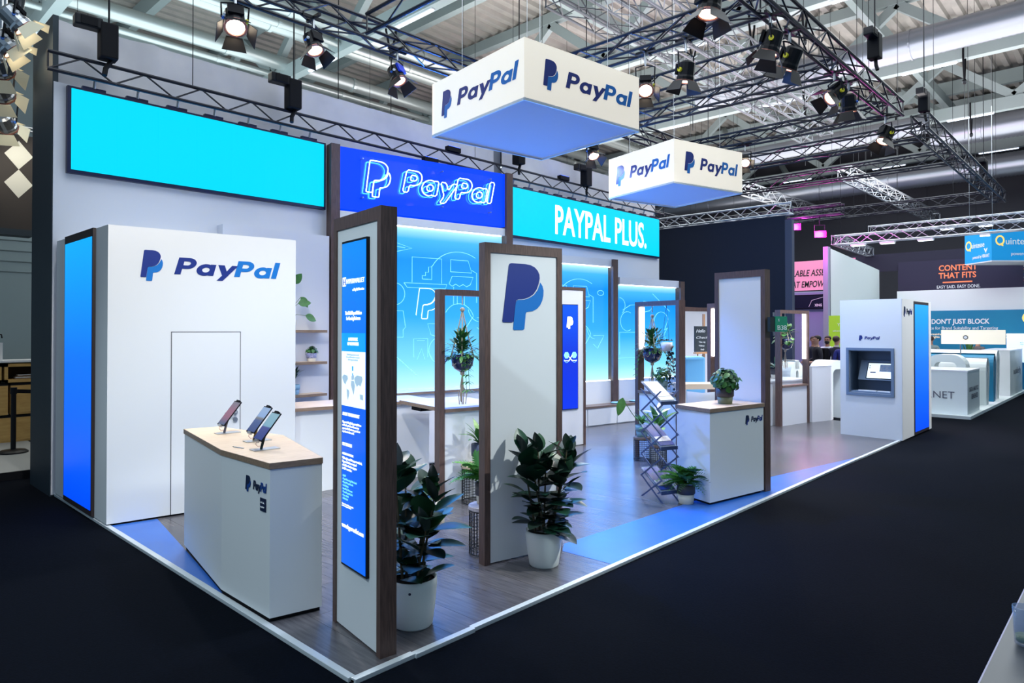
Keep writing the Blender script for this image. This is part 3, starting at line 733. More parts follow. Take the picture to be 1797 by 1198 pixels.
def planter(parent, r0, r1, h, m=potw, soil_z=.90):
    MB().lathe([(r0*.93, 0), (r0, .012), ((r0+r1)/2*1.03, h*.5), (r1, h*.85), (r1*.995, h), (r1*.93, h), (r1*.92, h*soil_z), (r1*.6, h*soil_z-.001)], 32).build('planter', m, parent, smooth=True)
    MB().lathe([(r1*.93, h*soil_z-.012), (r1*.92, h*soil_z+.004), (r1*.3, h*soil_z+.014)], 24).build('soil', soil, parent, smooth=True)
def rubber_plant(label, loc, r0, r1, h, stems, seed, nrm, lim):
    nrm = Vector(nrm)
    rnd = random.Random(seed)
    t = thing('rubber_plant', label, 'plant', (*loc, 0), 0, 'large potted rubber plants')
    planter(t, r0, r1, h)
    for (sx, sy, tx, ty, H_) in stems:
        pts = [(sx, sy, h*.85), (sx+(tx-sx)*.35, sy+(ty-sy)*.35, h+H_*.35), (sx+(tx-sx)*.75, sy+(ty-sy)*.75, h+H_*.72), (tx, ty, h+H_)]
        MB().tube(pts, .011, 6, r1=.006).build('stem', stemm, t)
        n = max(6, int(H_/.036))
        for i in range(n):
            f = (i+.6)/n
            j = f*3; a = int(min(2, j)); q = Vector(pts[a]).lerp(Vector(pts[a+1]), min(1, j-a))
            az = i*2.4+rnd.uniform(-.4, .4)+sx*30
            el = R(rnd.uniform(-5, 35) + 38*f*f)
            d = Vector((math.cos(az)*math.cos(el), math.sin(az)*math.cos(el), math.sin(el)))
            sc = rnd.uniform(.85, 1.18)*(1.0 if f < .9 else .8)
            base = q+d*.035
            if (base+d*.225*sc).dot(nrm) > lim-.03: d = d-nrm*d.dot(nrm)*1.7; d.normalize(); base = q+d*.035
            if (base+d*.225*sc).dot(nrm) > lim-.02: continue
            az = math.atan2(d.y, d.x)
            put(RL[rnd.choice((0, 0, 1, 1, 2, 3))], 'leaf', t, base, d, (-.3*math.cos(az), -.3*math.sin(az), 1), sc)
        put(RL[3], 'leaf', t, (tx, ty, h+H_-.01), (rnd.uniform(-.2, .2), rnd.uniform(-.2, .2), 1), (1, 0, 0), .8)
    return t
rubber_plant('rubber plant in white planter behind the text screen pillar', (0.70, 0.345), .135, .165, .325, ((-.05, .05, -.08, .10, .74), (.04, -.03, .10, -.10, .52), (.06, .05, .20, .06, .56), (-.02, -.06, -.02, -.16, .34), (0, .07, .06, .16, .62), (.03, 0, .10, -.02, .4)), 3, (-1, .1, 0), .31)
rubber_plant('rubber plant in white planter in front of the monogram pillar', (2.20, 0.455), .125, .158, .30, ((-.06, .04, -.16, .10, .66), (.0, .05, -.02, .05, .66), (.06, -.03, .19, -.10, .66), (.03, -.06, .10, -.12, .44), (-.04, -.04, -.10, .02, .46), (.05, .03, .30, -.06, .56), (0, 0, .02, .0, .5)), 11, (.211, .977, 0), .235)
dm = MB().cyl((0, 0, 0), (0, 0, .002), .008, n=12)
mk = bpy.data.objects['rubber_plant']
bxm = MB().cyl(Vector((-.116, -.1125, .262)), Vector((-.119, -.1155, .262)), .009, n=12).build('maker_mark', logo_k, mk)

def wire_stool(label, loc, r, h, top, rb=None, seed=1, grp='round wire basket stools'):
    t = thing('wire_stool', label, 'stool', (*loc, 0), 0, grp)
    rb = rb or r
    MB().lathe([(r*1.02, h-.035), (r*1.06, h-.03), (r*1.06, h-.004), (r*1.03, h)], 28).build('top_board', top, t)
    w = mat('black_wire', (20, 22, 30), .4, .4)
    n = 28
    b = MB()
    for k in range(n):
        a = 2*PI*k/n; b.cyl((rb*math.cos(a), rb*math.sin(a), 0.01), (r*math.cos(a), r*math.sin(a), h-.035), .0028, n=4)
    b.build('vertical_wires', w, t)['kind'] = 'stuff'
    m_ = max(6, int(h/.034))
    for k in range(m_+1):
        z = .012+(h-.055)*k/m_
        rr = rb+(r-rb)*k/m_
        MB().tube([(rr*math.cos(2*PI*q/24), rr*math.sin(2*PI*q/24), z) for q in range(24)], .006 if k in (0, m_) else .0028, 4, closed=True).build('wire_ring', w, t)
    return t
topw = mat('speckled_white_top', (222, 214, 218), .5, rgb2=(200, 190, 198), nscale=40)
wire_stool('wire basket stool with oak top holding the two-tone pot', (3.27, 2.38), .19, .44, oak)
wire_stool('wire basket stool with pale speckled top behind the monogram pillar', (2.08, 1.04), .15, .43, topw)
wire_stool('wire basket stool with brown top holding the trailing monstera', (6.76, 2.38), .125, .36, woodx)
wire_stool('wire basket stool with brown top behind the brochure rack', (6.47, 1.92), .12, .33, woodx)

def leafy(t, base, n, L, Wd, mats, spread, up, seed, zjit=.0, name='leaf', curl=.25, bushy=False):
    rnd = random.Random(seed); ms = [leaf_mesh(name, L, Wd, m, .15, curl) for m in mats]
    for i in range(n):
        az = i*2.39996+rnd.uniform(-.3, .3); el = R(rnd.uniform(*up))
        d = Vector((math.cos(az)*math.cos(el), math.sin(az)*math.cos(el), math.sin(el)))
        stem = rnd.uniform(.0, spread)
        p = Vector(base)+d*stem+Vector((0, 0, rnd.uniform(0, zjit)))
        if bushy:
            p = Vector(base)+d*spread*rnd.uniform(.45, 1.0); e = Vector((rnd.uniform(-1, 1), rnd.uniform(-1, 1), rnd.uniform(-1, .2))); e = e-d*e.dot(d)*.8
            put(rnd.choice(ms), name, t, p, e, d+Vector((0, 0, .3)), rnd.uniform(.7, 1.15)); continue
        put(rnd.choice(ms), name, t, p, d, (0, 0, 1), rnd.uniform(.7, 1.15))
def twotone_pot(parent, r, h, mlow, mtop, split=.55, taper=.78):
    rs = taper*r+(r-taper*r)*split
    MB().lathe([(r*taper*.95, 0), (r*taper, .005), (rs, h*split)], 24).build('pot_foot', mlow, parent, smooth=True)
    MB().lathe([(rs*1.01, h*split), (r, h*split+.01), (r, h), (r*.9, h), (r*.88, h*.9), (r*.3, h*.9)], 24).build('pot_rim', mtop, parent, smooth=True)
    MB().lathe([(r*.89, h*.88), (r*.5, h*.91), (.005, h*.92)], 18).build('soil', soil, parent)
cream = mat('cream_ceramic', (222, 214, 196), .45); bluep = mat('speckled_navy_ceramic', (44, 52, 78), .5, rgb2=(70, 78, 104), nscale=90)
darkp = mat('charcoal_ceramic', (58, 56, 64), .5); sage = mat('sage_ceramic', (112, 140, 140), .45)
t = thing('potted_dieffenbachia', 'variegated plant in navy and cream pot on the oak wire stool', 'plant', (3.27, 2.36, .441))
twotone_pot(t, .095, .24, cream, bluep, .40, .84)
leafy(t, (0, 0, .23), 24, .22, .07, (grnl[0], grnl[3], grnl[2]), .06, (25, 80), 5, .05, curl=.35)

def frond_mesh(L, m, seed, droop=.5, wd=.10):
    rnd = random.Random(seed); b = MB(); n = 13
    P = [Vector((0, L*i/n, .25*L*math.sin(PI*.55*i/n)-droop*L*(i/n)**2.2)) for i in range(n+1)]
    b.tube(P, .003, 4, r1=.001)
    for i in range(1, n+1):
        w = wd*math.sin(PI*(.12+.86*i/n))**.8
        for s_ in (-1, 1):
            q = P[i]; e = q+Vector((s_*w, w*.45, -w*.25)); h = L/n*.42
            b.quad(q+Vector((0, -h, 0)), q+Vector((s_*w*.5, w*.1-h*.8, -.05*w)), e, q+Vector((s_*w*.5, w*.3+h*.9, -.05*w)), q+Vector((0, h, 0)))
    return b.mesh('frond', m, False)
def fern(label, loc, pot, n, L, mats, seed, z0, droop=.55, nrm=(0, 0, -1), lim=9):
    t = thing('potted_fern', label, 'plant', loc)
    pot(t)
    rnd = random.Random(seed); ms = [frond_mesh(L, m, seed+i, droop) for i, m in enumerate(mats)]
    for i in range(n):
        az = i*2.39996+rnd.uniform(-.2, .2); el = R(rnd.uniform(10, 70))
        d = Vector((math.cos(az)*math.cos(el), math.sin(az)*math.cos(el), math.sin(el)))
        if d.dot(Vector(nrm))*L > lim: d = d-Vector(nrm)*d.dot(Vector(nrm))*1.6
        put(rnd.choice(ms), 'frond', t, (0, 0, z0), d, (0, 0, 1), rnd.uniform(.7, 1.1))
    return t
fern('bright green fern in a dark pot on the speckled wire stool', (2.10, 1.08, .431), lambda t: twotone_pot(t, .085, .19, cream, darkp, .4, .8), 24, .30, fernm[:2], 4, .20, .55, (-.211, -.977, 0), .12)
fern('dark green fern in grey and cream pot at the brochure rack', (4.89, 0.60, 0.0), lambda t: twotone_pot(t, .105, .22, cream, darkp, .5, .82), 30, .32, fernm[1:], 8, .22, .75, (.98, .17, 0), .12)

# plant on brochure counter
t = thing('potted_coffee_plant', 'bushy green plant in charcoal and olive pot on the brochure counter', 'plant', (5.62, 0.47, 1.101))
twotone_pot(t, .105, .19, mat('olive_ceramic', (122, 124, 96), .5), darkp, .45, .80)
leafy(t, (0, 0, .26), 150, .085, .07, (grnl[1], grnl[0], grnl[1]), .18, (-25, 88), 9, .06, bushy=True)
for k in range(8):
    a = k*.8; MB().tube([(0, 0, .17), (.05*math.cos(a), .05*math.sin(a), .25), (.13*math.cos(a), .13*math.sin(a), .33)], .004, 4).build('stem', stemm, t)

# plants on shelves of plaster wall
t = thing('potted_succulent', 'small round leafy plant in blue patterned pot on the middle shelf', 'plant', (3.28, 6.10, 1.516))
twotone_pot(t, .075, .13, cream, mat('blue_pattern_ceramic', (92, 100, 150), .5, rgb2=(190, 190, 215), nscale=70), .4, .8); leafy(t, (0, 0, .15), 46, .065, .055, grnl[:2], .09, (-5, 88), 21, .03, bushy=True)
t = thing('potted_zz_plant', 'dark leafed plant in pale blue pot on the bottom shelf', 'plant', (2.98, 6.08, 1.026))
twotone_pot(t, .085, .15, mat('pale_blue_ceramic', (130, 170, 196), .45), mat('pale_blue_ceramic2', (136, 176, 200), .45), .5, .8); leafy(t, (0, 0, .17), 30, .14, .045, rub[:3], .07, (40, 85), 22, .12)
t = thing('climbing_pothos', 'climbing plant with single heart leaves on the top shelf', 'plant', (2.92, 6.09, 2.001))
twotone_pot(t, .085, .15, cream, cream, .5, .8); lm = leaf_mesh('leaf', .19, .14, grnl[0], .1, .2)
for (a, b_, d) in (((0, 0, .15), (.16, -.02, .50), (.7, -.3, -.9)), ((0, 0, .15), (.24, -.02, .22), (.8, -.2, -.3)), ((0, 0, .15), (-.05, 0, .6), (-.6, -.3, .3)), ((0, 0, .15), (.02, -.05, .7), (.3, -.5, .6)), ((0, 0, .15), (.10, -.05, .40), (.6, -.3, .1))):
    MB().tube([a, ((a[0]+b_[0])/2-.02, 0, (a[2]+b_[2])/2+.05), b_], .004, 4).build('stem', stemg, t); put(lm, 'leaf', t, b_, d, (0, -1, .5), 1)

# monstera on brown stool, calla plant behind rack
t = thing('potted_monstera', 'trailing plant with one big long-stalked leaf in sage pot', 'plant', (6.76, 2.38, .361))
twotone_pot(t, .10, .18, sage, sage, .5, .8); lm = leaf_mesh('leaf', .26, .13, grnl[2], .1, .15)
MB().tube([(0, 0, .16), (-.12, .10, .36), (-.22, .20, .58)], .006, 5).build('stem', stemg, t); put(lm, 'leaf', t, (-.22, .20, .60), (-.25, .12, -1), (-1, -1, .2), 1.1)
leafy(t, (0, 0, .17), 14, .17, .06, (grnl[2], grnl[0]), .09, (10, 75), 31, .04)
t = thing('potted_peace_lily', 'broad leafed plant with pale cream leaves behind the brochure rack', 'plant', (6.47, 1.92, .331))
twotone_pot(t, .10, .17, sage, sage, .5, .8); leafy(t, (0, 0, .18), 20, .28, .11, (grnl[2], grnl[3], grnl[0]), .12, (20, 80), 33, .08, curl=.3)
leafy(t, (0, 0, .36), 7, .16, .12, (mat('cream_petal', (238, 240, 226), .5),), .12, (20, 80), 35, .08, name='petal')
# plant on sill of the two-pot frame
t = thing('potted_schefflera', 'small leafy plant in grey pot on the sill of the two-pot frame', 'plant', (6.93, 2.13, 1.051))
twotone_pot(t, .09, .17, sage, sage, .5, .84); leafy(t, (0, 0, .22), 90, .07, .045, (grnl[1], grnl[0]), .17, (-5, 88), 41, .05, bushy=True)

# ---- hanging plants
def macrame(label, top, zc, pr, leafmats, seed, foliage='bush', trail=0):
    """top = hook point; zc = pot centre height; tassel below"""
    t = thing('hanging_planter', label, 'plant', (top[0], top[1], top[2]), 0)
    H_ = top[2]-zc
    MB().tube([(0, 0, 0), (0, 0, -.10*H_-.03)], .008, 6).build('hook_cord', rope, t)
    kz = -.16*H_-.04
    MB().ball((0, 0, kz), .03, .03, .028, 8, 6).build('knot', rope, t)
    for k in range(4):
        a = R(45+90*k); c, s_ = math.cos(a), math.sin(a)
        MB().tube([(0, 0, kz), (c*pr*.45, s_*pr*.45, kz-(H_-pr)*.45), (c*pr*1.0, s_*pr*1.0, -H_+pr*.35), (c*pr*.86, s_*pr*.86, -H_-pr*.45), (0, 0, -H_-pr*1.12)], .0075, 5).build('cord', rope, t)
        a2 = a+R(45); MB().tube([(c*pr*1.0, s_*pr*1.0, -H_+pr*.15), (math.cos(a2)*pr*.95, math.sin(a2)*pr*.95, -H_-pr*.35), (math.cos(a+R(90))*pr*1.0, math.sin(a+R(90))*pr*1.0, -H_+pr*.15)], .006, 5).build('cord', rope, t)
    MB().ball((0, 0, -H_-pr*1.12), .028, .028, .03, 8, 6).build('knot', rope, t)
    rnd = random.Random(seed)
    for k in range(7):
        a = k*.9; r_ = .012+.012*(k % 2)
        MB().tube([(0, 0, -H_-pr*1.15), (r_*math.cos(a), r_*math.sin(a), -H_-pr*1.15-.16), (r_*2.2*math.cos(a+1), r_*2.2*math.sin(a+1), -H_-pr*1.15-.22), (r_*1.6*math.cos(a+1), r_*1.6*math.sin(a+1), -H_-pr*1.15-.33-.04*rnd.random())], .006, 5).build('tassel_cord', rope, t)
    MB().ball((0, 0, -H_-pr*1.15-.2), .022, .022, .03, 8, 6).build('knot', rope, t)
    gl = mat('blue_glass_pot', (40, 50, 92), .08, .2, spec=.8)
    MB().lathe([(pr*.35, -pr*.95), (pr*.75, -pr*.7), (pr*.97, -pr*.15), (pr*.95, pr*.25), (pr*.82, pr*.5), (pr*.78, pr*.5), (pr*.8, pr*.3), (pr*.3, pr*.28)], 22, (0, 0, -H_)).build('pot', gl, t, smooth=True)
    ms = [leaf_mesh('leaf', .075, .034, m, .1, .25) for m in leafmats]
    if foliage == 'bush':
        for i in range(300):
            az = rnd.uniform(0, 2*PI); el = R(rnd.uniform(-10, 88)); d = Vector((math.cos(az)*math.cos(el), math.sin(az)*math.cos(el), math.sin(el)))
            p = Vector((0, 0, -H_+pr*.5))+Vector((d.x, d.y, d.z*1.25))*rnd.uniform(.3, 1.55)*pr
            put(rnd.choice(ms), 'leaf', t, p, d+Vector((0, 0, rnd.uniform(-.6, .3))), (0, 0, 1), rnd.uniform(.8, 1.5))
        for k in range(trail):
            az = rnd.uniform(0, 2*PI) if k > 1 else (R(150) if k == 0 else R(-40)); p = Vector((math.cos(az)*pr*.9, math.sin(az)*pr*.9, -H_+pr*.5)); pts = [p.copy()]
            for q in range(7):
                p = p+Vector((math.cos(az)*.03*(1 if q < 3 else .4), math.sin(az)*.03*(1 if q < 3 else .4), -.02-.012*q)); pts.append(p.copy())
            MB().tube(pts, .003, 4).build('trailing_stem', stemg, t)
            for p in pts[1:]:
                for s_ in (-1, 1): put(rnd.choice(ms), 'leaf', t, p, (s_*math.sin(az)+math.cos(az)*.6, -s_*math.cos(az)+math.sin(az)*.6, -.3), (0, 0, 1), 1.0)
    elif foliage == 'broad':
        mb = [leaf_mesh('leaf', .13, .10, m, .12, .25) for m in leafmats]
        for i in range(46):
            az = rnd.uniform(0, 2*PI); el = R(rnd.uniform(-25, 80)); d = Vector((math.cos(az)*math.cos(el), math.sin(az)*math.cos(el), math.sin(el)))
            p = Vector((0, 0, -H_+pr*.55))+d*rnd.uniform(.5, 1.5)*pr
            put(rnd.choice(mb), 'leaf', t, p, d+Vector((0, 0, rnd.uniform(-.8, .2))), (0, 0, 1), rnd.uniform(.8, 1.3))
    return t
macrame('hanging planter with bushy fine leaves in macrame beside the monogram pillar', (3.24, 2.62, 2.405), 1.64, .135, (grnl[0], grnl[1], grnl[2]), 2, 'bush', 4)
macrame('macrame hanging planter with feathery leaves beside the smaller white pot', (6.98, 2.33, 2.375), 1.64, .15, (grnl[1], grnl[0]), 6, 'bush', 3)
macrame('macrame hanging planter with broad leaves beside the cash machine booth', (12.10, 2.27, 2.35), 1.74, .16, (grnl[0], grnl[1], grnl[2]), 9, 'broad')
# small white pot with string plant
t = thing('hanging_planter', 'small white hanging pot with long trailing ivy', 'plant', (6.90, 2.03, 2.375))
for k in range(3):
    a = k*2.1; MB().tube([(0, 0, 0), (.075*math.cos(a), .075*math.sin(a), -.58)], .003, 4).build('cord', mat('blue_cord', (40, 60, 130), .6), t)
MB().lathe([(.03, -.70), (.07, -.68), (.085, -.62), (.085, -.56), (.075, -.56), (.07, -.58), (.02, -.58)], 20).build('pot', mat('white_ceramic', (228, 224, 228), .4), t, smooth=True)
rnd = random.Random(77); iv = leaf_mesh('leaf', .042, .04, darkivy, .1, .1)
for k in range(8):
    a = rnd.uniform(-1.9, .4); p = Vector((.075*math.cos(a), .075*math.sin(a), -.56)); Ln = rnd.uniform(.3, .95); n = int(Ln/.05); pts = [Vector((0, 0, -.57)), p.copy()]
    for i in range(n):
        p = p+Vector((rnd.uniform(-.012, .012), rnd.uniform(-.012, .012), -.05)); pts.append(p.copy())
        put(iv, 'leaf', t, p+Vector((rnd.uniform(-.03, .03), rnd.uniform(-.03, .03), rnd.uniform(-.02, .02))), (rnd.uniform(-1, 1), rnd.uniform(-1, 1), -.6), (rnd.uniform(-1, 1), rnd.uniform(-1, 1), .5), rnd.uniform(.8, 1.3))
    MB().tube(pts, .002, 4).build('trailing_stem', darkivy, t)
for i in range(24): put(iv, 'leaf', t, (rnd.uniform(-.07, .07), rnd.uniform(-.07, .07), -.54), (rnd.uniform(-1, 1), rnd.uniform(-1, 1), .5), (0, 0, 1), 1.0)
# plants around the far frame
fcol = MATS['sage_ceramic']
for i, (px, py, lab, h, sp, mset, z) in enumerate(((12.70, 2.72, 'bluish leafy plant in two-tone pot behind the far frame', .20, .20, (mat('blue_green_leaf', (60, 120, 110), .45), grnl[1]), .93), (12.05, 3.05, 'small plant in grey pot behind the macrame of the far frame', .15, .16, (grnl[1], mat('blue_green_leaf', (60, 120, 110), .45)), .93), (11.35, 2.75, 'clipped green ball plant in pale planter behind the far frame', .20, .12, (grnl[1], grnl[0]), .93))):
    t = thing('potted_plant', lab, 'plant', (px, py, z))
    twotone_pot(t, .11, h, cream if i != 2 else fcol, darkp if i != 2 else fcol, .45, .82)
    if i < 2: leafy(t, (0, 0, h), 30, .19, .05, mset, .16, (10, 85), 50+i, .05)
    else: leafy(t, (0, 0, h+.12), 110, .05, .04, mset, .13, (-40, 90), 55, 0, bushy=True)

# ---- zig zag brochure rack
rk = thing('brochure_rack', 'folding zig-zag aluminium brochure rack with tilted trays', 'rack', (4.80, 0.90, 0), R(-113))
al = mat('rack_aluminium', (66, 80, 112), .4, .4); acr = mat('rack_acrylic', (200, 220, 240), .1, alpha=.15)
zs = [0.02, 0.275, 0.53, 0.785, 1.04, 1.30]
wd2 = .20
for s_, y in ((0, -.115), (1, .115)):
    for k in range(5):
        for dr_ in (-1, 1):
            MB().add([(dr_*-wd2, y-.004, zs[k]), (dr_*-wd2+.034, y-.004, zs[k]), (dr_*wd2+.015, y-.004, zs[k+1]), (dr_*wd2-.015, y-.004, zs[k+1]), (dr_*-wd2, y+.004, zs[k]), (dr_*-wd2+.034, y+.004, zs[k]), (dr_*wd2+.015, y+.004, zs[k+1]), (dr_*wd2-.015, y+.004, zs[k+1])],
                     [(0, 1, 2, 3), (4, 7, 6, 5), (0, 4, 5, 1), (1, 5, 6, 2), (2, 6, 7, 3), (3, 7, 4, 0)]).build('scissor_bar', al, rk)
prt = [mat('brochure_photo_a', (226, 226, 220), .5, rgb2=(150, 130, 120), nscale=16), mat('brochure_blue', (30, 60, 140), .5, rgb2=(20, 40, 100), nscale=5), mat('brochure_pale', (205, 212, 222), .5)]
for k, z in enumerate((1.15, .63, .12)):
    tr = [(-.14, .14, z+.20), (.14, -.02, z)]
    for nm, m, off in (('tray', al, 0.0), ('holder_front', acr, .016)):
        a0 = Vector((-.20, 0, z+.22+off)); a1 = Vector((.20, 0, z-.0+off))
        MB().add([a0+Vector((0, -.115, 0)), a1+Vector((0, -.115, 0)), a1+Vector((0, .115, 0)), a0+Vector((0, .115, 0)), a0+Vector((0, -.115, .006)), a1+Vector((0, -.115, .006)), a1+Vector((0, .115, .006)), a0+Vector((0, .115, .006))],
                 [(0, 1, 2, 3), (4, 7, 6, 5), (0, 4, 5, 1), (1, 5, 6, 2), (2, 6, 7, 3), (3, 7, 4, 0)]).build(nm, m, rk)
    bx('tray_lip', .192, .205, -.115, .115, z-.01, z+.03, al, rk)
bt_ = [('brochure', 'pale brochure with a small photo on the top tray of the rack', 1.15, prt[2]), ('brochure', 'blue brochure on the middle tray of the rack', .63, prt[1]), ('brochure', 'blue brochure on the lowest tray of the rack', .12, prt[1])]
for nm, lab, z, m in bt_:
    o = thing(nm, lab, 'brochure', (4.80, 0.90, 0), R(-113))
    def sl(x0, x1, y0, y1, lift, mm, name):
        f = lambda x, y, q: (x, y, z+.22-(x+.20)*.22/.40+lift+q)
        MB().add([f(x0, y0, 0), f(x1, y0, 0), f(x1, y1, 0), f(x0, y1, 0), f(x0, y0, .003), f(x1, y0, .003), f(x1, y1, .003), f(x0, y1, .003)], [(3, 2, 1, 0), (4, 5, 6, 7), (0, 1, 5, 4), (1, 2, 6, 5), (2, 3, 7, 6), (3, 0, 4, 7)]).build(name, mm, o)
    sl(-.17, .17, -.10, .10, .024, m, 'cover'); sl(.03, .11, -.095, .095, .028, prt[0], 'photo_band')
# wire magazine in the two-pot frame foot etc. : table & chairs inside the stand
tb_ = thing('meeting_table', 'pale oak meeting table behind the brochure counter', 'table', (7.23, 1.97, 0), R(-40))
bx('table_top', 0, .9, 0, .42, 1.08, 1.16, oak, tb_); bx('table_edge', 0, .9, -.004, 0, 1.08, 1.16, mat('pale_oak_edge', (226, 202, 172), .5), tb_)
for lx in (.04, .80):
    for ly in (.04, .32): bx('leg', lx, lx+.06, ly, ly+.06, 0, 1.08, white, tb_)
for i, (px, py, rz, lab) in enumerate(((6.98, 1.50, R(120), 'white shell chair seen from the side at the oak table'), (7.42, 1.22, R(140), 'white shell chair with its back to the brochure counter'))):
    c_ = thing('shell_chair', lab, 'chair', (px, py, 0), rz, 'white shell chairs at the table')
    b = MB(); pr = [(.02, .66), (.20, .645), (.36, .65), (.42, .70), (.45, .82), (.47, 1.0), (.455, 1.08)]
    vs = []; fs = []; n = len(pr)
    for dz in (0, .014):
        for (y, z) in pr:
            for xx_ in (-.21, -.12, 0, .12, .21): vs.append((xx_, y-.25+(abs(xx_)*.12 if y > .4 else 0)*-1, z+dz+abs(xx_)*.08))
    for s_ in range(2):
        for j in range(n-1):
            for k in range(4):
                p = s_*n*5+j*5+k; f = (p, p+1, p+6, p+5); fs.append(f if s_ else f[::-1])
    b.add(vs, fs); b.build('seat_shell', whiteg, c_, smooth=True)
    for sx, sy in ((-.18, -.2), (.18, -.2), (-.18, .16), (.18, .16)): MB().cyl((sx*.7, sy*.7, .65), (sx, sy, 0), .011, n=6).build('leg', steel, c_)
# blue fridge / cabinet and easel
fg = thing('blue_cabinet', 'pale blue rounded cabinet in the easel niche', 'cabinet', (9.95, 3.42, 0), R(-40))
MB().box(0, .44, 0, .40, .03, 1.47).build('body', mat('pale_blue_gloss', (120, 190, 236), .25), fg, bevel=.05)
bx('door_line', .05, .39, -.003, 0.001, .74, .75, mat('blue_gap', (70, 130, 180), .5), fg); bx('plinth', .05, .39, .05, .35, 0, .04, blackm, fg)
ez = thing('easel_chalkboard', 'black chalkboard with white handwriting on a wooden easel', 'chalkboard', (10.80, 3.62, 0), R(-8))
ewood = mat('easel_pine', (196, 142, 96), .6)
bx('board', -.05, .84, .0, .02, 1.54, 2.08, mat('chalkboard', (30, 40, 48), .8, rgb2=(42, 52, 60), nscale=4), ez)
bx('ledge', -.06, .85, -.04, .03, 1.50, 1.535, ewood, ez); bx('mast', .29, .34, .022, .06, .4, 2.34, ewood, ez)
MB().cyl((.1, .04, 1.5), (.02, .0, 0), .015, n=6).build('leg', ewood, ez); MB().cyl((.54, .04, 1.5), (.62, 0, 0), .015, n=6).build('leg', ewood, ez); MB().cyl((.32, .06, 1.5), (.32, .5, 0), .015, n=6).build('leg', ewood, ez)
chalk = mat('white_chalk', (225, 228, 230), .9)
text('Hello    your', (.0, -.001, 1.95), XD, .07, chalk, ez, shear=.3, width=.75); text('Check List', (.0, -.001, 1.82), XD, .05, chalk, ez, shear=.3, width=.7); text('* Data  sing\n* Delivery\n     Ready', (.08, -.001, 1.73), XD, .035, chalk, ez, shear=.3, line=1.6)
nw = struct(MB().box(11.3, 14.3, 4.30, 4.37, 0, 2.45).build('wall_niche', wallw)); nw.location = (0, 0, 0)
bx('top_trim', 11.3, 14.3, 4.28, 4.39, 2.45, 2.52, wood, nw)
# low white counters behind the far frame
lc = thing('low_white_counter', 'low white counter behind the far walnut frame carrying pots', 'counter', (11.0, 2.6, 0), R(-9.5))
bx('body', 0, 2.3, 0, .6, 0, .90, white, lc); bx('top_board', -.02, 2.32, -.02, .62, .90, .93, whiteg, lc)
ws = thing('white_side_wall', 'plain white low partition between the far frame and the cash machine booth', 'partition', (12.97, 2.03, 0), R(-16))
bx('panel', 0, .70, 0, .08, 0, 1.20, white, ws); bx('cap', 0, .70, -.005, .085, 1.20, 1.213, whiteg, ws)
# ================================================================ RIG, CEILING
_rod = {}
def rod(name, p0, p1, r, m, parent, n=6):
    """one straight round bar, mesh shared between bars of the same length"""
    p0 = Vector(p0); p1 = Vector(p1); L = (p1-p0).length
    key = (round(L, 3), r, m.name, n)
    if key not in _rod: _rod[key] = MB().cyl((0, 0, 0), (0, L, 0), r, n=n).mesh(name, m, False)
    o = bpy.data.objects.new(name, _rod[key]); C.objects.link(o); o.parent = parent; aim(o, p0, p1-p0); return o
def truss(label, p0, p1, size, m, kind='box', pitch=.4, cr=.027, br=.014, single=True, group='black lighting trusses', name='lighting_truss', hz=None, hang=True):
    """p0,p1: ends of the bottom centre line; local x along the truss"""
    p0 = Vector(p0); p1 = Vector(p1); d = p1-p0; L = d.length
    t = thing(name, label, 'truss', p0, math.atan2(d.y, d.x), group)
    h = hz or size; w = size/2
    if kind == 'box': ch = [(-w, 0), (w, 0), (-w, h), (w, h)]; faces = [(0, 1), (2, 3), (0, 2), (1, 3)]
    elif kind == 'ladder': ch = [(0, 0), (0, h)]; faces = [(0, 1)]
    else: ch = [(-w, 0), (w, 0), (0, h)]; faces = [(0, 2), (1, 2), (0, 1)]
    for y, z in ch: rod('chord', (0, y, z), (L, y, z), cr, m, t, 8)
    n = max(2, int(round(L/pitch))); b = MB()
    for fi, (a, c) in enumerate(faces):
        for i in range(n):
            x0 = L*i/n; x1 = L*(i+1)/n
            A, B_ = (a, c) if (i+fi) % 2 == 0 else (c, a)
            q0 = (x0, *ch[A]); q1 = (x1, *ch[B_])
            if single: rod('brace', q0, q1, br, m, t, 5)
            else: b.cyl(q0, q1, br, n=4)
        for xx in (0.01, L-.01):
            if single: rod('brace', (xx, *ch[a]), (xx, *ch[c]), br, m, t, 5)
            else: b.cyl((xx, *ch[a]), (xx, *ch[c]), br, n=4)
    if not single: b.build('bracing', m, t)['kind'] = 'stuff'
    if hang:
        for f in (.12, .5, .88): rod('suspension_wire', (L*f, 0, h), (L*f, 0, 12.59-p0.z), .006, black, t, 4)
    return t
# ladder truss carrying the led walls
truss('long black ladder truss hung in front of the back wall', (-0.16, 6.22, 5.12), (13.9, 6.22, 5.12), .22, trussb, 'ladder', .36, .024, .012, hz=.215)
# main rig above the stand
ZR = 6.42
truss('black box truss along the aisle side above the stand', (-1.6, 0.50, ZR), (13.45, 0.50, ZR), .29, trussb, 'box', .5)
truss('black box truss above the back wall side of the stand', (0.6, 5.45, ZR), (13.45, 5.25, ZR), .29, trussb, 'box', .5)
for X, lab in ((3.62, 'black cross truss above the larger light box'), (7.0, 'black cross truss between the two hanging light boxes'), (10.25, 'black cross truss above the smaller light box'), (13.30, 'black cross truss at the far end of the stand rig')):
    truss(lab, (X, 0.65, ZR), (X, 5.15, ZR), .29, trussb, 'box' if X > 5 else 'ladder', .5, hz=.29)
truss('second cross truss hung close below the far light box truss', (8.6, 0.65, ZR-.05), (8.6, 5.15, ZR-.05), .29, trussb, 'ladder', .5, hz=.29)
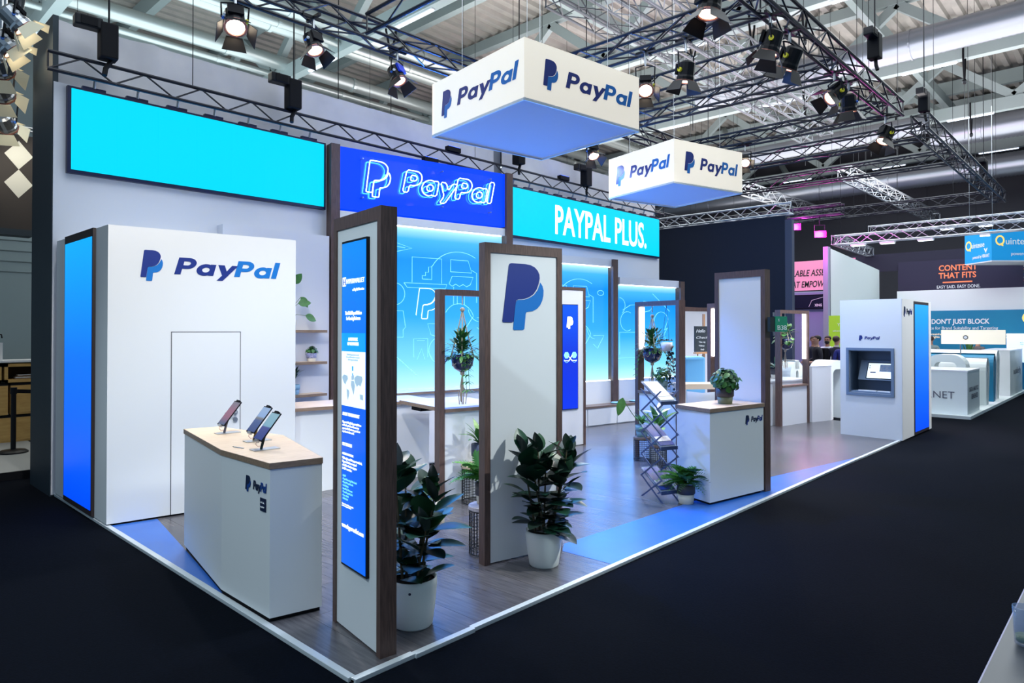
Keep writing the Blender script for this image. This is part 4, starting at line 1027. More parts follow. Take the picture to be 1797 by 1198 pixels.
# neighbour rig beyond the cash machine
ZN = 6.35
truss('black box truss above the aisle beyond the cash machine booth', (14.6, 0.30, ZN), (26.0, 0.40, ZN), .34, trussb, 'box', .5, single=False, group='neighbouring rig trusses')
for X, lab in ((15.4, 'black cross truss starting at the neighbouring chain hoist'), (18.5, 'black cross truss in the middle of the neighbouring rig'), (25.6, 'black cross truss closing the neighbouring rig')):
    truss(lab, (X, 0.4, ZN), (X, 11.0, ZN), .34, trussb, 'box', .5, single=False, group='neighbouring rig trusses')
truss('black truss high over the dark stand wall', (14.3, 11.0, ZN), (26, 11.0, ZN), .34, trussb, 'box', .5, single=False, group='neighbouring rig trusses')
for X0 in (17.3, 22.6):
    for k in (0, 1): pass
truss('silver truss on top of the dark stand wall', (16.1, 3.65, 5.12), (16.1, 9.0, 5.12), .30, silver, 'tri', .4, .026, .013, group='silver trusses', hz=.30, hang=False)
truss('silver truss hanging high behind the neighbouring rig', (24.0, 9.5, 7.9), (35.5, 9.2, 7.9), .45, silver, 'box', .6, .03, .016, False, 'silver trusses')
truss('silver truss hanging above the lettered dark banner', (22.5, 4.3, 7.2), (35.5, 4.2, 7.2), .40, silver, 'box', .6, .03, .016, False, 'silver trusses')
truss('silver truss hanging above the blue hanging cube', (27, -1.2, 7.2), (35.5, -1.1, 7.2), .40, silver, 'box', .6, .03, .016, False, 'silver trusses')
for dx, lb in ((0, 'first grey roof truss running high above the light boxes'), (.9, 'middle grey roof truss running high above the light boxes'), (1.8, 'last grey roof truss running high above the light boxes')):
    truss(lb, (8.0+dx*.6, 4.3+dx, 9.1), (23+dx*.6, 4.3+dx, 9.1), .40, dull, 'box', .6, .03, .015, False, 'silver roof trusses')
truss('silver truss behind the cloth band of the back wall', (9.3, 8.0, 6.1), (8.3, 17, 6.6), .30, dull, 'box', .5, .022, .012, False, 'silver roof trusses')
# silver ring truss of the blue cube stall
for q0, q1, lab in (((27.5, 4.9, 5.85), (27.5, -3.5, 5.85), 'rear silver truss of the hanging ring above the blue cube stall'), ((22.6, 4.6, 4.95), (22.6, -3.5, 4.95), 'front silver truss of the hanging ring above the blue cube stall'), ((22.6, 4.6, 4.98), (27.5, 4.9, 5.75), 'end silver truss of the hanging ring above the blue cube stall')):
    tt = truss(lab, q0, (q1[0], q1[1], q0[2]), .30, silver, 'box', .4, .024, .012, False, 'silver ring trusses')

# ---- chain hoists
def hoist(label, loc, ztop, box=True, grp='chain hoists'):
    t = thing('chain_hoist', label, 'hoist', loc, R(-3), grp)
    MB().box(-.09, .11, -.10, .10, -.30, .14).build('chain_bag', blackm, t, bevel=.02)
    if box:
        MB().box(-.36, -.06, -.09, .07, .03, .17).build('motor', black, t, bevel=.02); bx('motor_fins', -.30, -.12, -.10, -.09, .05, .15, blackm, t)
        MB().tube([(-.24, 0, .17), (-.21, 0, .20), (-.18, 0, .17)], .008, 5).build('handle', black, t)
    MB().tube([(0.02, 0, .14), (0.02, 0, ztop-loc[2])], .012, 5).build('chain', black, t)
    MB().tube([(0.05, 0, -.30), (-.02, -.03, -.42), (-.04, -.06, -.52)], .03, 6).build('sling', blackm, t)
    return t
hoist('black chain hoist above the end of the cyan led wall', (0.46, 6.16, 5.68), 11)
hoist('black chain hoist above the join of led wall and neon board', (2.98, 6.16, 5.66), 11)
hoist('black chain hoist hanging behind the larger light box', (8.05, 6.16, 5.72), 11, False)
hoist('black chain hoist hanging left of the smaller light box', (10.35, 6.16, 5.62), 11)
hoist('black chain hoist above the neighbouring rig corner', (15.2, 0.35, 7.2), 11)
hoist('black chain hoist halfway along the neighbouring rig', (23.0, 0.4, 7.1), 11)
hoist('red hooked chain hoist above the aisle truss', (10.9, 0.2, 7.1), 11, True)
hoist('small chain hoist behind the cloth band', (6.5, 10.5, 7.2), 11, False)

# ---- fresnel spotlights with barn doors
lens_w = mat('hot_lens', (255, 240, 220), .2, emit=(255, 236, 205), es=14)
lens_s = mat('warm_lens', (255, 220, 190), .2, emit=(255, 214, 180), es=3)
doorm = mat('barn_door_black', (24, 22, 26), .5, .3); pale_door = mat('barn_door_lit', (196, 188, 178), .5)
def spot(label, loc, target, s=1.0,  ztop=None, lens=None, power=0, col=(1, .96, .92), cone=60, blue=False, grp='stage spotlights', body=None, dm=None, blend=.6, bright=None):
    t = thing('stage_spotlight', label, 'spotlight', loc, 0, grp)
    loc = Vector(loc); d = (Vector(target)-loc).normalized()
    z = d; xx = Vector((0, 0, 1)).cross(z); xx = xx.normalized() if xx.length > 1e-3 else Vector((1, 0, 0)); yy = z.cross(xx)
    M_ = Matrix((xx, yy, z)).transposed().to_4x4()
    body = body or black; s = s*.80
    def part(b, name, m, smooth=False):
        o = b.build(name, m, t, smooth)
        for v in o.data.vertices: v.co = M_ @ (v.co*s)
        return o
    part(MB().lathe([(.09, -.20), (.125, -.17), (.13, .02), (.14, .05), (.14, .10), (.12, .10)], 14), 'housing', body, False)
    part(MB().box(-.10, .10, .11, .15, -.16, .0), 'lamp_cover', mat('fixture_blue', (10, 50, 190), .4) if blue else blackm)
    part(MB().lathe([(.115, .096), (.115, .104), (.06, .112)], 14), 'lens', lens or lens_s)
    part(MB().lathe([(.122, .098), (.15, .098), (.15, .116), (.122, .116), (.122, .098)], 14, cap=False), 'colour_frame', mat('warm_edge_metal', (150, 100, 90), .4, .6))
    for k in range(4):
        a = k*PI/2; c, s_ = math.cos(a), math.sin(a)
        r0, r1, w0, w1, z1 = .145, .235, .10, .15, .27
        q = [(r0*c-w0*s_, r0*s_+w0*c, .11), (r0*c+w0*s_, r0*s_-w0*c, .11), (r1*c+w1*s_, r1*s_-w1*c, z1), (r1*c-w1*s_, r1*s_+w1*c, z1)]
        q2 = [(x*1.03, y*1.03, z_) for x, y, z_ in q]
        part(MB().add(q+q2, [(0, 1, 2, 3), (7, 6, 5, 4), (0, 4, 5, 1), (1, 5, 6, 2), (2, 6, 7, 3), (3, 7, 4, 0)]), 'barn_door', dm or doorm)
    part(MB().cyl((.13, 0, -.05), (.165, 0, -.05), .035, n=10), 'knob', mat('yellow_knob', (214, 206, 40), .5))
    part(MB().cyl((-.13, .0, -.05), (-.16, .0, -.05), .022, n=8), 'dial', mat('blue_dial', (60, 120, 220), .5)); part(MB().cyl((-.12, .06, -.05), (-.15, .06, -.05), .022, n=8), 'dial', whiteg)
    h0 = (ztop-loc.z) if ztop else .42*s; h = min(h0, .6)
    pts = [xx*(.16*s)+d*(-.05*s), xx*(.17*s)+Vector((0, 0, h*.55)), Vector((0, 0, h*.62)), -xx*(.17*s)+Vector((0, 0, h*.55)), -xx*(.16*s)+d*(-.05*s)]
    MB().tube(pts, .014*s, 5).build('yoke', black, t); MB().cyl((0, 0, h*.6), (0, 0, h0), .022*s, n=8).build('clamp', steel, t)
    MB().box(-.17, .17, -.02, .02, h0-.03, h0+.01).box(-.02, .02, -.17, .17, h0-.03, h0+.01).build('clamp_bar', black, t)
    if power:
        l = bpy.data.lights.new('spot_beam', 'SPOT'); l.energy = power; l.color = col; l.spot_size = R(cone); l.spot_blend = blend; l.shadow_soft_size = .10
        o = bpy.data.objects.new('spot_beam', l); C.objects.link(o); o.parent = t; aim_l(o, d*(.30*s), d)
    return t
def aim_l(o, loc, d):
    o.rotation_mode = 'QUATERNION'; o.rotation_quaternion = Vector(d).to_track_quat('-Z', 'Y'); o.location = loc
warm = (1, .95, .90); cool = (.72, .80, 1.0)
spot('big black spotlight with lit barn doors left of the back truss', (1.72, 5.35, 6.02), (1.25, 3.9, 3.4), 1.25, 6.42, lens_w, 500, warm, 75)
spot('dark moving head spotlight under the back truss', (2.80, 5.25, 6.02), (3.2, 3.0, 1.0), 1.1, 6.42, None, 300, (.08, .28, 1), 50)
spot('blue lit spotlight under the back truss beside the larger light box', (4.30, 5.30, 6.0), (5.2, 2.4, 0.0), 1.1, 6.42, None, 1800, (.06, .24, 1), 75, True)
spot('bright spotlight glaring between the light boxes', (7.02, 2.47, 5.84), (4.6, .8, 2.2), 1.1, 6.42, lens_w, 350, warm, 80)
spot('spotlight with pale open barn doors hung from the middle cross truss', (7.02, 1.76, 5.86), (7.2, 2.5, 2), 1.2, 6.42, None, 300, warm, 90, dm=None)
spot('large spotlight cut by the top of the aisle truss', (5.55, 0.62, 6.02), (4.6, 1.0, 0.5), 1.35, 6.42, None, 250, warm, 80)
spot('first of two paired spotlights on the aisle truss', (7.15, 0.52, 5.98), (6.6, 2.0, 1), 1.3, 6.42, None, 220, warm, 70)
spot('second of two paired spotlights on the aisle truss', (7.85, 0.52, 5.96), (8.2, 3.0, 1), 1.3, 6.42, None, 500, cool, 80)
spot('tilted spotlight near the far end of the aisle truss', (9.98, 0.58, 6.02), (8.6, 1.6, 4.6), 1.25, 6.42, None, 300, warm, 70)
spot('lower tilted spotlight near the far end of the aisle truss', (10.62, 0.55, 5.98), (11.6, .6, 1.2), 1.25, 6.42, None, 800, cool, 90)
spot('spotlight with glowing lens at the very end of the aisle truss', (13.2, 0.62, 5.98), (12.0, 1.6, 3), 1.3, 6.42, lens_w, 400, warm, 90)
spot('glaring spotlight beside the smaller light box', (13.28, 3.66, 6.0), (9.4, 1.6, 2.6), 1.0, 6.42, lens_w, 500, warm, 80)
spot('warm spotlight behind the smaller light box', (9.38, 5.25, 5.75), (8.0, 2.0, 0.0), 1.1, 6.42, lens_w, 500, (.5, .65, 1), 90)
# front wash on the reception side of the stand
spot('spotlight on the aisle truss facing the reception desk', (-0.2, 0.5, 6.0), (1.1, 4.25, 1.9), 1.2, 6.42, None, 740, (1, .95, .88), 52)
spot('spotlight on the aisle truss facing the monogram pillar', (2.6, 0.45, 6.0), (2.4, 2.2, .8), 1.2, 6.42, None, 450, cool, 80)
# unseen aisle spotlights, added to brighten the faces turned to the aisle
spot('added aisle spotlight facing the monogram pillar', (4.6, -4.2, 6.2), (2.45, .6, 1.45), 1.2, 12.585, None, 1500, (.92, 1, .98), 27, grp='added aisle spotlights')
spot('added aisle spotlight facing the reception desk', (-5.0, -0.8, 6.4), (0.2, 1.8, 1.3), 1.2, 12.585, None, 850, (.75, .93, 1), 48, grp='added aisle spotlights')
spot('added aisle spotlight facing the cash machine booth', (14.5, -4.2, 6.2), (12.6, 0, 1.4), 1.2, 12.585, None, 1600, (1, 1, .97), 50, grp='added aisle spotlights')
spot('added aisle spotlight facing the brochure counter', (8.5, -4.6, 6.2), (5.6, .2, .8), 1.2, 12.585, None, 700, (.88, 1, .98), 32, grp='added aisle spotlights')
# added blue wash lamps on portal and truss, tinting light box undersides and rig
def washer(label, loc, tgt, power, col, cone=100):
    t = thing('added_washer', label, 'washer light', loc, 0, 'added blue washer lights')
    MB().box(-.16, .16, -.05, .05, 0, .09).build('housing', blackm, t, bevel=.008); bx('lens_row', -.14, .14, -.04, .04, .09, .094, mat('blue_lens', (60, 120, 255), .3, emit=(30, 90, 255), es=4), t)
    l = bpy.data.lights.new('wash_beam', 'SPOT'); l.energy = power; l.color = col; l.spot_size = R(cone); l.spot_blend = .8; l.shadow_soft_size = .15
    o = bpy.data.objects.new('wash_beam', l); C.objects.link(o); o.parent = t; aim_l(o, (0, 0, .12), Vector(tgt)-Vector(loc))
BL = (.05, .20, 1.0)
washer('added blue washer on top of the tall portal', (5.6, 6.05, 4.99), (5.2, 3.6, 5.0), 600, BL, 120)
#washer('added blue washer on top of the middle portal', (9.0, 5.68, 3.58), (9.8, 3.6, 5.0), 500, BL, 120)
#washer('added blue washer on top of the lowest portal', (11.4, 5.25, 3.2), (10.0, 3.4, 5.0), 300, BL, 120)

washer('added blue washer clamped on the ladder truss above the neon board', (6.3, 6.22, 5.352), (4.5, 2.5, 6.6), 500, BL, 120)
washer('added blue washer clamped on the ladder truss above the lettered led wall', (9.6, 6.22, 5.352), (9.5, 2.5, 6.6), 500, BL, 120)
# ---- hall roof: corrugated deck, girders, ducts, strip lights
deckm = mat('roof_deck', (176, 172, 166), .55, .1, rgb2=(160, 158, 154), nscale=2); girm = mat('girder_grey', (150, 164, 166), .5)
ceil = MB(); prof = []
y = -14.0
while y < 34:
    prof += [(y, 12.6), (y+.18, 12.6), (y+.23, 12.72), (y+.41, 12.72)]; y += .46
vs = []; fs = []
for xi, X in enumerate((-14, 46)):
    vs += [(X, yy, zz) for yy, zz in prof]
n = len(prof)
for i in range(n-1): fs.append((i, n+i, n+i+1, i+1))
ceil.add(vs, fs); cobj = struct(ceil.build('ceiling', deckm))
strip = mat('strip_light_tube', (235, 245, 255), .4, emit=(214, 232, 255), es=2.6)
GX = (-4.2, 2.25, 8.65, 15.1, 21.5, 28.0, 34.5, 41)
for gi, X in enumerate(GX):
    g = struct(MB().box(X-.14, X+.14, -14, 34, 10.0, 10.45).build('trim_girder_%d' % (gi+1), girm))
    bx('top_chord', X-.14, X+.14, -14, 34, 12.2, 12.55, girm, g)
    k = 0; y = -13.0
    while y < 32:
        for a, b_ in (((y, 10.45), (y+2.2, 12.2)), ((y+2.2, 12.2), (y+4.4, 10.45))):
            A = Vector((0, a[0], a[1])); B_ = Vector((0, b_[0], b_[1])); d = (B_-A).normalized(); nn = Vector((0, -d.z, d.y))*.14
            MB().add([(X-.1, *(A+nn)[1:]), (X+.1, *(A+nn)[1:]), (X+.1, *(A-nn)[1:]), (X-.1, *(A-nn)[1:]), (X-.1, *(B_+nn)[1:]), (X+.1, *(B_+nn)[1:]), (X+.1, *(B_-nn)[1:]), (X-.1, *(B_-nn)[1:])],
                     [(0, 1, 2, 3), (4, 7, 6, 5), (0, 4, 5, 1), (1, 5, 6, 2), (2, 6, 7, 3), (3, 7, 4, 0)]).build('diagonal', girm, g)
        y += 4.4
    y = -12.4
    while y < 32:
        sl_ = thing('strip_light', 'white fluorescent strip light fixed under a grey roof girder', 'strip light', (X, y, 9.94), 0, 'roof strip lights')
        bx('housing', -.06, .06, 0, 1.5, .03, .06, whiteg, sl_); bx('tube', -.035, .035, .03, 1.47, 0, .03, strip, sl_)
        y += 4.4
    # diagonal knee struts along the roof slope
    for y in (-6, 2.4, 10.8, 19.2):
        A = Vector((X, y, 10.2)); B_ = Vector((X+3.2, y+2.1, 12.5))
        MB().tube([A, B_], .16, 4).build('knee_strut', girm, g)
# intermediate purlins and pipes running the other way
for i, y in enumerate((-9, -3.2, 3.0, 9.2, 15.4, 21.6, 28)):
    pz = 11.55
    pu = struct(MB().box(-14, 46, y-.10, y+.10, pz, pz+.40).build('trim_purlin_%d' % (i+1), girm))
for i, X in enumerate((5.4, 11.9, 18.3, 24.8, 31.2)):
    struct(MB().box(X-.12, X+.12, -14, 34, 11.9, 12.45).build('trim_crossbeam_%d' % (i+1), girm))
ductm = mat('spiral_duct_zinc', (150, 156, 168), .34, .8)
def duct(label, p0, p1, r):
    p0 = Vector(p0); p1 = Vector(p1); d = p1-p0; L = d.length
    t = thing('ventilation_duct', label, 'duct', p0, math.atan2(d.y, d.x), 'spiral ventilation ducts')
    for f in (.2, .5, .8): rod('suspension_wire', (L*f, 0, r), (L*f, 0, 12.59-p0.z), .008, black, t, 4)
    prof = []; n = int(L/.14)
    pts = []
    b = MB(); vs = []; fs = []; m_ = 20
    for i in range(n*2+1):
        rr = r if i % 2 == 0 else r*1.022
        x = L*i/(n*2)
        vs += [(x, rr*math.cos(2*PI*k/m_), rr*math.sin(2*PI*k/m_)) for k in range(m_)]
    for i in range(n*2):
        for k in range(m_): fs.append((i*m_+k, i*m_+(k+1) % m_, (i+1)*m_+(k+1) % m_, (i+1)*m_+k))
    b.add(vs, fs); b.build('tube', ductm, t, smooth=True)
    x = 1.5
    while x < L:
        MB().cyl((x-.02, 0, 0), (x+.02, 0, 0), r*1.06, n=20).build('joint_ring', ductm, t); x += 3.0
    return t
duct('thick spiral duct above the aisle truss', (19.2, -12, 10.0), (19.3, 8.0, 10.0), .40)
duct('thick spiral duct above the neighbouring rig', (29.9, -12, 10.0), (30.2, 3.2, 10.0), .50)
duct('thin spiral duct high behind the smaller light box', (26.4, 2.6, 9.6), (26.6, 14, 9.6), .34)
duct('long spiral duct above the lettered banner', (33, -8, 9.0), (33, 20, 9.0), .5)
for i, (y, z, r) in enumerate(((13.0, 10.4, .20), (13.6, 10.2, .10), (14.1, 10.4, .24), (16.8, 10.5, .22), (17.4, 10.3, .10))):
    t = thing('supply_pipe', ('wide silver supply pipe under the roof behind the cloth band', 'thin silver supply pipe beside the wide one under the roof', 'widest silver supply pipe under the roof behind the cloth band', 'rear silver supply pipe close under the roof', 'thin rear silver supply pipe close under the roof')[i], 'pipe', (-13, y, z), 0, 'roof supply pipes')
    MB().cyl((0, 0, 0), (40, 0, 0), r, n=14).build('pipe_run', mat('pipe_silver', (176, 186, 186), .35, .6), t, smooth=True)
    for k in range(9): MB().cyl((2+4.4*k, 0, 0), (2.1+4.4*k, 0, 0), r*1.12, n=14).build('sleeve', mat('pipe_silver', (176, 186, 186), .35, .6), t)
# ceiling suspended black hangers
for i, (x, y) in enumerate(((14.9, 4.2), (15.3, 3.0), (15.1, 6.0), (21.4, 5.2), (21.6, 3.2), (21.3, .6), (27.9, 1.5), (28, 4.0), (8.7, 11.4))):
    t = thing('rigging_hanger', 'black webbing rigging hanger slung over a grey roof girder', 'hanger', (x, y, 9.2), 0, 'webbing hangers on girders')
    for s_ in (-1, 1): MB().tube([(s_*.16, 0, 1.25), (s_*.16, 0, .75), (0, 0, .15)], .03, 5).build('strap', blackm, t)
    MB().ball((0, 0, .08), .06, .06, .09, 8, 6).build('shackle', black, t); MB().tube([(0, 0, 0), (0, 0, -1.6)], .01, 4).build('chain', black, t)
for i, (x, y) in enumerate(((6.2, 8.9), (5.0, 13.5), (3.6, 11.8), (10.6, 12.4))):
    pass
# ================================================================ NEIGHBOURING STALLS
# ---- dark stand wall behind the far end
dw = struct(MB().box(16.0, 16.12, 3.78, 12.0, -0.02, 5.07).build('wall_dark', mat('night_blue_cloth', (20, 30, 52), .9)))
bx('edge_board', 15.98, 16.16, 3.60, 3.78, -.02, 4.95, mat('slate_edge', (66, 74, 98), .8), dw)
# ---- left neighbour: fascia, shelf boxes, barrier
mh_ = struct(MB().box(-6, 1.6, 12.4, 12.55, 0, 3.85).build('wall_left_stall', mat('grey_blue_wall', (150, 168, 172), .6)))
for z in (3.1, 3.3, 3.5, 3.7): bx('board_joint', -6, 1.6, 12.385, 12.4, z, z+.012, mat('joint_grey', (110, 124, 128), .7), mh_)
fa = thing('stall_fascia', 'dark brown fascia with two white diamonds on the left stall', 'fascia', (-4, 9.9, 3.62))
bx('board', 0, 4.46, 0, .12, .0, 1.52, mat('dark_brown_board', (52, 46, 44), .7), fa)
dmn = mat('ivory_diamond', (212, 210, 200), .6)
for dz in (.50, .96): flat('diamond', [[(4.26, dz), (4.45, dz+.23), (4.26, dz+.46), (4.07, dz+.23)]], (0, -.001, 0), XD, dmn, fa)
bx('lower_beam', 0, 4.46, .0, .30, -.10, 0, navyw, fa)
lp = struct(MB().box(-6, .6, 7.9, 12.4, -.02, .08).build('floor_left_stall', mat('grey_deck', (150, 152, 152), .6)))
bx('deck_edge', -6, .6, 7.86, 7.9, -.02, .085, blackm, lp)
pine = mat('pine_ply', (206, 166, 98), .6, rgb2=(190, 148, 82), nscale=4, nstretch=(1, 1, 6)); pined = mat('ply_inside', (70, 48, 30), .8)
def cube_box(label, loc, w, h, d=.5, openf=False):
    t = thing('plywood_box', label, 'box', loc, 0, 'plywood boxes of the left stall')
    if openf:
        bx('back', 0, w, d-.03, d, 0, h, pined, t); bx('side', 0, .05, 0, d, 0, h, pine, t); bx('side', w-.05, w, 0, d, 0, h, pine, t); bx('board', 0, w, 0, d, 0, .05, pine, t); bx('board', 0, w, 0, d, h-.05, h, pine, t)
    else:
        bx('body', 0, w, 0, d, 0, h, pine, t); bx('front_panel', .03, w-.03, -.01, 0, .03, h-.03, pine, t); bx('top_gap', 0, w, -.002, d, h, h+.03, blackm, t)
    return t
for i, (x, z, w, h, op) in enumerate(((-.25, .08, .62, .42, 0), (.42, .08, .5, .42, 0), (-.3, .55, .62, .5, 0), (.36, .55, .6, .5, 0), (-.32, 1.10, .55, .32, 1), (.27, 1.10, .60, .32, 1))):
    cube_box(('low plywood box on the left stall floor', 'low plywood box beside the barrier post', 'plywood box in the middle row behind the barrier', 'wider plywood box in the middle row behind the barrier', 'open plywood box with dark inside on the top row', 'open plywood box with papers on the top row')[i], (x, 10.9, z), w, h, .5, op)
tp = thing('display_ledge', 'white ledge on top of the open plywood boxes', 'ledge', (-.35, 10.88, 1.45)); bx('board', 0, 1.25, 0, .55, 0, .03, white, tp); bx('edge_strip', 0, 1.25, -.004, 0, 0, .03, whiteg, tp)
cn_ = thing('paper_stack', 'untidy stack of papers inside the open plywood box', 'papers', (.42, 10.95, 1.151)); 
for k in range(4): bx('sheet', .0+.02*k, .26+.015*k, .02*k, .2, .02*k, .02*k+.012, white_ink if k % 2 else mat('kraft', (150, 120, 90), .8), cn_)
wbx = thing('white_case', 'white case with red handled tool on the ledge', 'case', (-.2, 11.0, 1.481)); bx('body', 0, .46, 0, .3, 0, .30, white, wbx); bx('red_tool', .1, .42, .05, .2, .30, .37, mat('tool_red', (150, 30, 30), .5), wbx); MB().tube([(.3, .12, .37), (.36, .12, .45), (.46, .12, .44), (.47, .12, .38)], .012, 5).build('tool_handle', blackm, wbx)
br_ = thing('barrier_post', 'black belt barrier post on the left stall deck', 'barrier', (.17, 9.65, .08))
MB().lathe([(.20, 0), (.20, .02), (.16, .045), (.03, .06)], 24).build('foot', black, br_); MB().cyl((0, 0, .05), (0, 0, .98), .035, n=14).build('post', black, br_); MB().cyl((0, 0, .92), (0, 0, 1.02), .045, n=14).build('belt_head', black, br_)
MB().add([(.04, 0, .93), (.04, 0, .99), (1.3, .35, .86), (1.3, .35, .80), (.04, .006, .93), (.04, .006, .99), (1.3, .356, .86), (1.3, .356, .80)], [(0, 1, 2, 3), (7, 6, 5, 4), (0, 4, 5, 1), (1, 5, 6, 2), (2, 6, 7, 3), (3, 7, 4, 0)]).build('belt', blackm, br_)
warmdoor = mat('cream_barn_door_glow', (226, 222, 198), .5, emit=(255, 244, 206), es=.08)  # doors given a faint emission in place of lamp light on them
for i, (x, y, z) in enumerate(((-.42, 6.43, 5.66), (-.45, 6.87, 5.50), (-.42, 7.28, 5.34), (-.33, 7.75, 5.16), (-.07, 8.97, 5.05))):
    spot(('silver spotlight with cream barn doors nearest the top of the dark end wall', 'second silver spotlight with cream barn doors beside the dark end wall', 'third silver spotlight with cream barn doors beside the dark end wall', 'fourth silver spotlight with cream barn doors beside the dark end wall', 'last and lowest silver spotlight near the diamond fascia')[i], (x, y, z), (x+1.2, y-.2 if i < 2 else y+2, z-1.2), 1.1, 6.42, lens_w, 20 if i > 2 else 0, (1, .95, .8), 90, body=steel, dm=warmdoor, grp='silver spotlights of the left stall')
truss('silver truss carrying the left stall spotlights', (-.55, 5.6, 6.40), (.1, 10.5, 6.40), .30, silver, 'box', .5, .024, .012, False, 'left stall trusses')
truss('rear silver truss over the left stall', (-2.6, 15, 6.2), (3, 15, 6.2), .30, silver, 'box', .5, .024, .012, False, 'left stall trusses')
truss('front silver truss over the left stall', (-2.6, 12, 5.3), (.9, 12, 5.3), .26, silver, 'box', .5, .02, .01, False, 'left stall trusses')
struct(MB().box(-8, 26, 24, 24.2, -.02, 12.6).build('wall_hall_left', mat('hall_wall_grey', (128, 142, 146), .7)))

# ---- right neighbours
wlw = mat('stall_white', (222, 230, 230), .5)
a = struct(MB().box(20.70, 20.95, 4.25, 4.40, -.02, 4.70).build('wall_grey_pier', mat('pier_grey', (150, 152, 178), .7)))
b_ = MB().add([(20.9, 4.25, 1.9), (26.4, 4.25, 1.9), (26.4, 4.25, 4.3), (20.9, 4.25, 4.66), (20.9, 4.37, 1.9), (26.4, 4.37, 1.9), (26.4, 4.37, 4.3), (20.9, 4.37, 4.66)], [(0, 1, 2, 3), (7, 6, 5, 4), (0, 4, 5, 1), (1, 5, 6, 2), (2, 6, 7, 3), (3, 7, 4, 0)])
struct(b_.build('wall_white_return', wlw))
struct(MB().box(25.6, 25.8, -6.5, 3.45, 2.66, 3.42).build('wall_white_band', wlw))
teal = mat('teal_graphic_wall', (12, 132, 168), .5, rgb2=(0, 116, 160), nscale=.4)
tw = struct(MB().box(25.5, 25.7, -6.5, 3.5, -.02, 2.68).build('wall_teal', teal))
NY = (0, -1, 0)
text('BUILD, DON\'T JUST BLOCK', (25.495, 2.95, 2.22), NY, .17, white_ink, tw, width=2.32, bold=.03)
text('Intelligence for Brand Suitability and Targeting', (25.495, 2.85, 2.02), NY, .11, white_ink, tw, width=2.45)
for yy, tx in ((2.4, 'Breakthrough\nInsights'), (1.55, 'Dynamic Content\nTargeting and Protection'), (.42, 'Increased\nReach and Scale')):
    text(tx, (25.495, yy, 1.82), NY, .075, mat('peach_print', (250, 226, 190), .5, emit=(250, 226, 190), es=.6), tw, line=.9)
for yy in (1.68, .56): bx('divider', 25.49, 25.5, yy-.008, yy, 1.70, 1.86, white_ink, tw)
yel = mat('logo_yellow', (246, 208, 110), .5, emit=(246, 208, 110), es=.5)
def qring(o, r, R_, parent):
    flat('logo_ring', [arc(0, 0, R_, 0, 350, 20, R_*1.1), arc(0, 0, R_*.66, 0, 350, 18, R_*.74)], o, r, yel, parent)
    flat('logo_tail', [[(.15*R_, -.55*R_), (.55*R_, -.6*R_), (.75*R_, -1.25*R_), (.35*R_, -1.2*R_)]], o, r, yel, parent, depth=.004)
qring((25.495, -.42, 2.40), NY, .17, tw); text('UINTESSE', (25.495, -.62, 2.26), NY, .26, white_ink, tw, bold=.02)
ps = thing('presentation_screen', 'large pale presentation screen on the teal wall', 'screen', (25.40, .15, .95)); 
bx('panel', 0, .06, -2.2, .0, 0, .92, mat('pale_screen', (215, 234, 246), .4, emit=(205, 230, 246), es=.7), ps); bx('bezel', .06, .08, -2.22, .02, -.02, .94, white, ps)
text('Quintesse', (-.002, -.85, .78), NY, .06, mat('screen_text_blue', (90, 140, 190), .5), ps); text('Brand safe\nmatch', (-.002, -.35, .62), NY, .04, MATS['screen_text_blue'], ps)
mo = thing('monitor', 'monitor with blue frame in front of the presentation screen', 'monitor', (24.9, -.42, .98)); bx('bezel', 0, .04, -1.1, 0, 0, .62, mat('monitor_blue', (20, 90, 190), .4, emit=(10, 80, 200), es=.6), mo); bx('display', -.004, 0, -1.1, -.05, .05, .57, MATS['pale_screen'], mo); text('Recommended', (-.006, -.12, .42), NY, .05, MATS['screen_text_blue'], mo)
cbn = thing('hanging_banner', 'dark purple hanging banner with orange slogan', 'banner', (27.4, .10, 3.42))
bx('cloth', 0, .05, -6, 3.75, 0, 1.22, mat('dark_purple_cloth', (44, 40, 66), .8), cbn)
bx('upper_cloth', .1, .14, -6, 5.6, .9, 1.6, mat('darker_purple_cloth', (36, 34, 56), .8), cbn)
org = mat('orange_print', (240, 126, 84), .5, emit=(240, 126, 84), es=.35)
text('CONTENT\nTHAT FITS', (-.003, 2.38, .80), NY, .215, org, cbn, width=1.22, bold=.03, line=.95); bx('rule', -.004, 0, 1.32, 2.25, .34, .39, org, cbn); text('EASY SAID. EASY DONE.', (-.003, 2.44, .14), NY, .12, white_ink, cbn, width=1.36, bold=.01)
for k in range(10): bx('colour_tab', -.004, 0, -.28, -.20, .1+.1*k, .15+.1*k, [logo_l, grnl[2], org, white_ink][k % 4], cbn)
qc = thing('hanging_cube_sign', 'blue hanging cube sign with yellow ring logo', 'sign', (24.35, .40, 4.22), R(-46.7))
qb = mat('cube_blue', (20, 136, 196), .5, emit=(10, 130, 196), es=.45)
bx('front_face', 0, 2.2, 0, .05, .03, 1.03, qb, qc); bx('left_face', 0, .05, .05, 1.3, .03, 1.03, qb, qc); bx('bottom_face', 0, 2.2, 0, 1.3, 0, .03, white, qc); bx('right_face', 2.15, 2.2, .05, 1.3, .03, 1.03, qb, qc); bx('rear_face', .05, 2.15, 1.25, 1.3, .03, 1.03, qb, qc)
for px_, py_ in ((.1, .1), (2.1, .1), (2.1, 1.2), (.1, 1.2)): MB().cyl((px_, py_, 1.0), (px_, py_, 8.4), .006, n=4).build('wire', steel, qc)
qring((.27, -.002, .68), XD, .15, qc); text('uintesse', (.44, -.002, .55), XD, .22, white_ink, qc, bold=.012); text('powered by', (.62, -.002, .20), XD, .11, white_ink, qc, bold=.012)
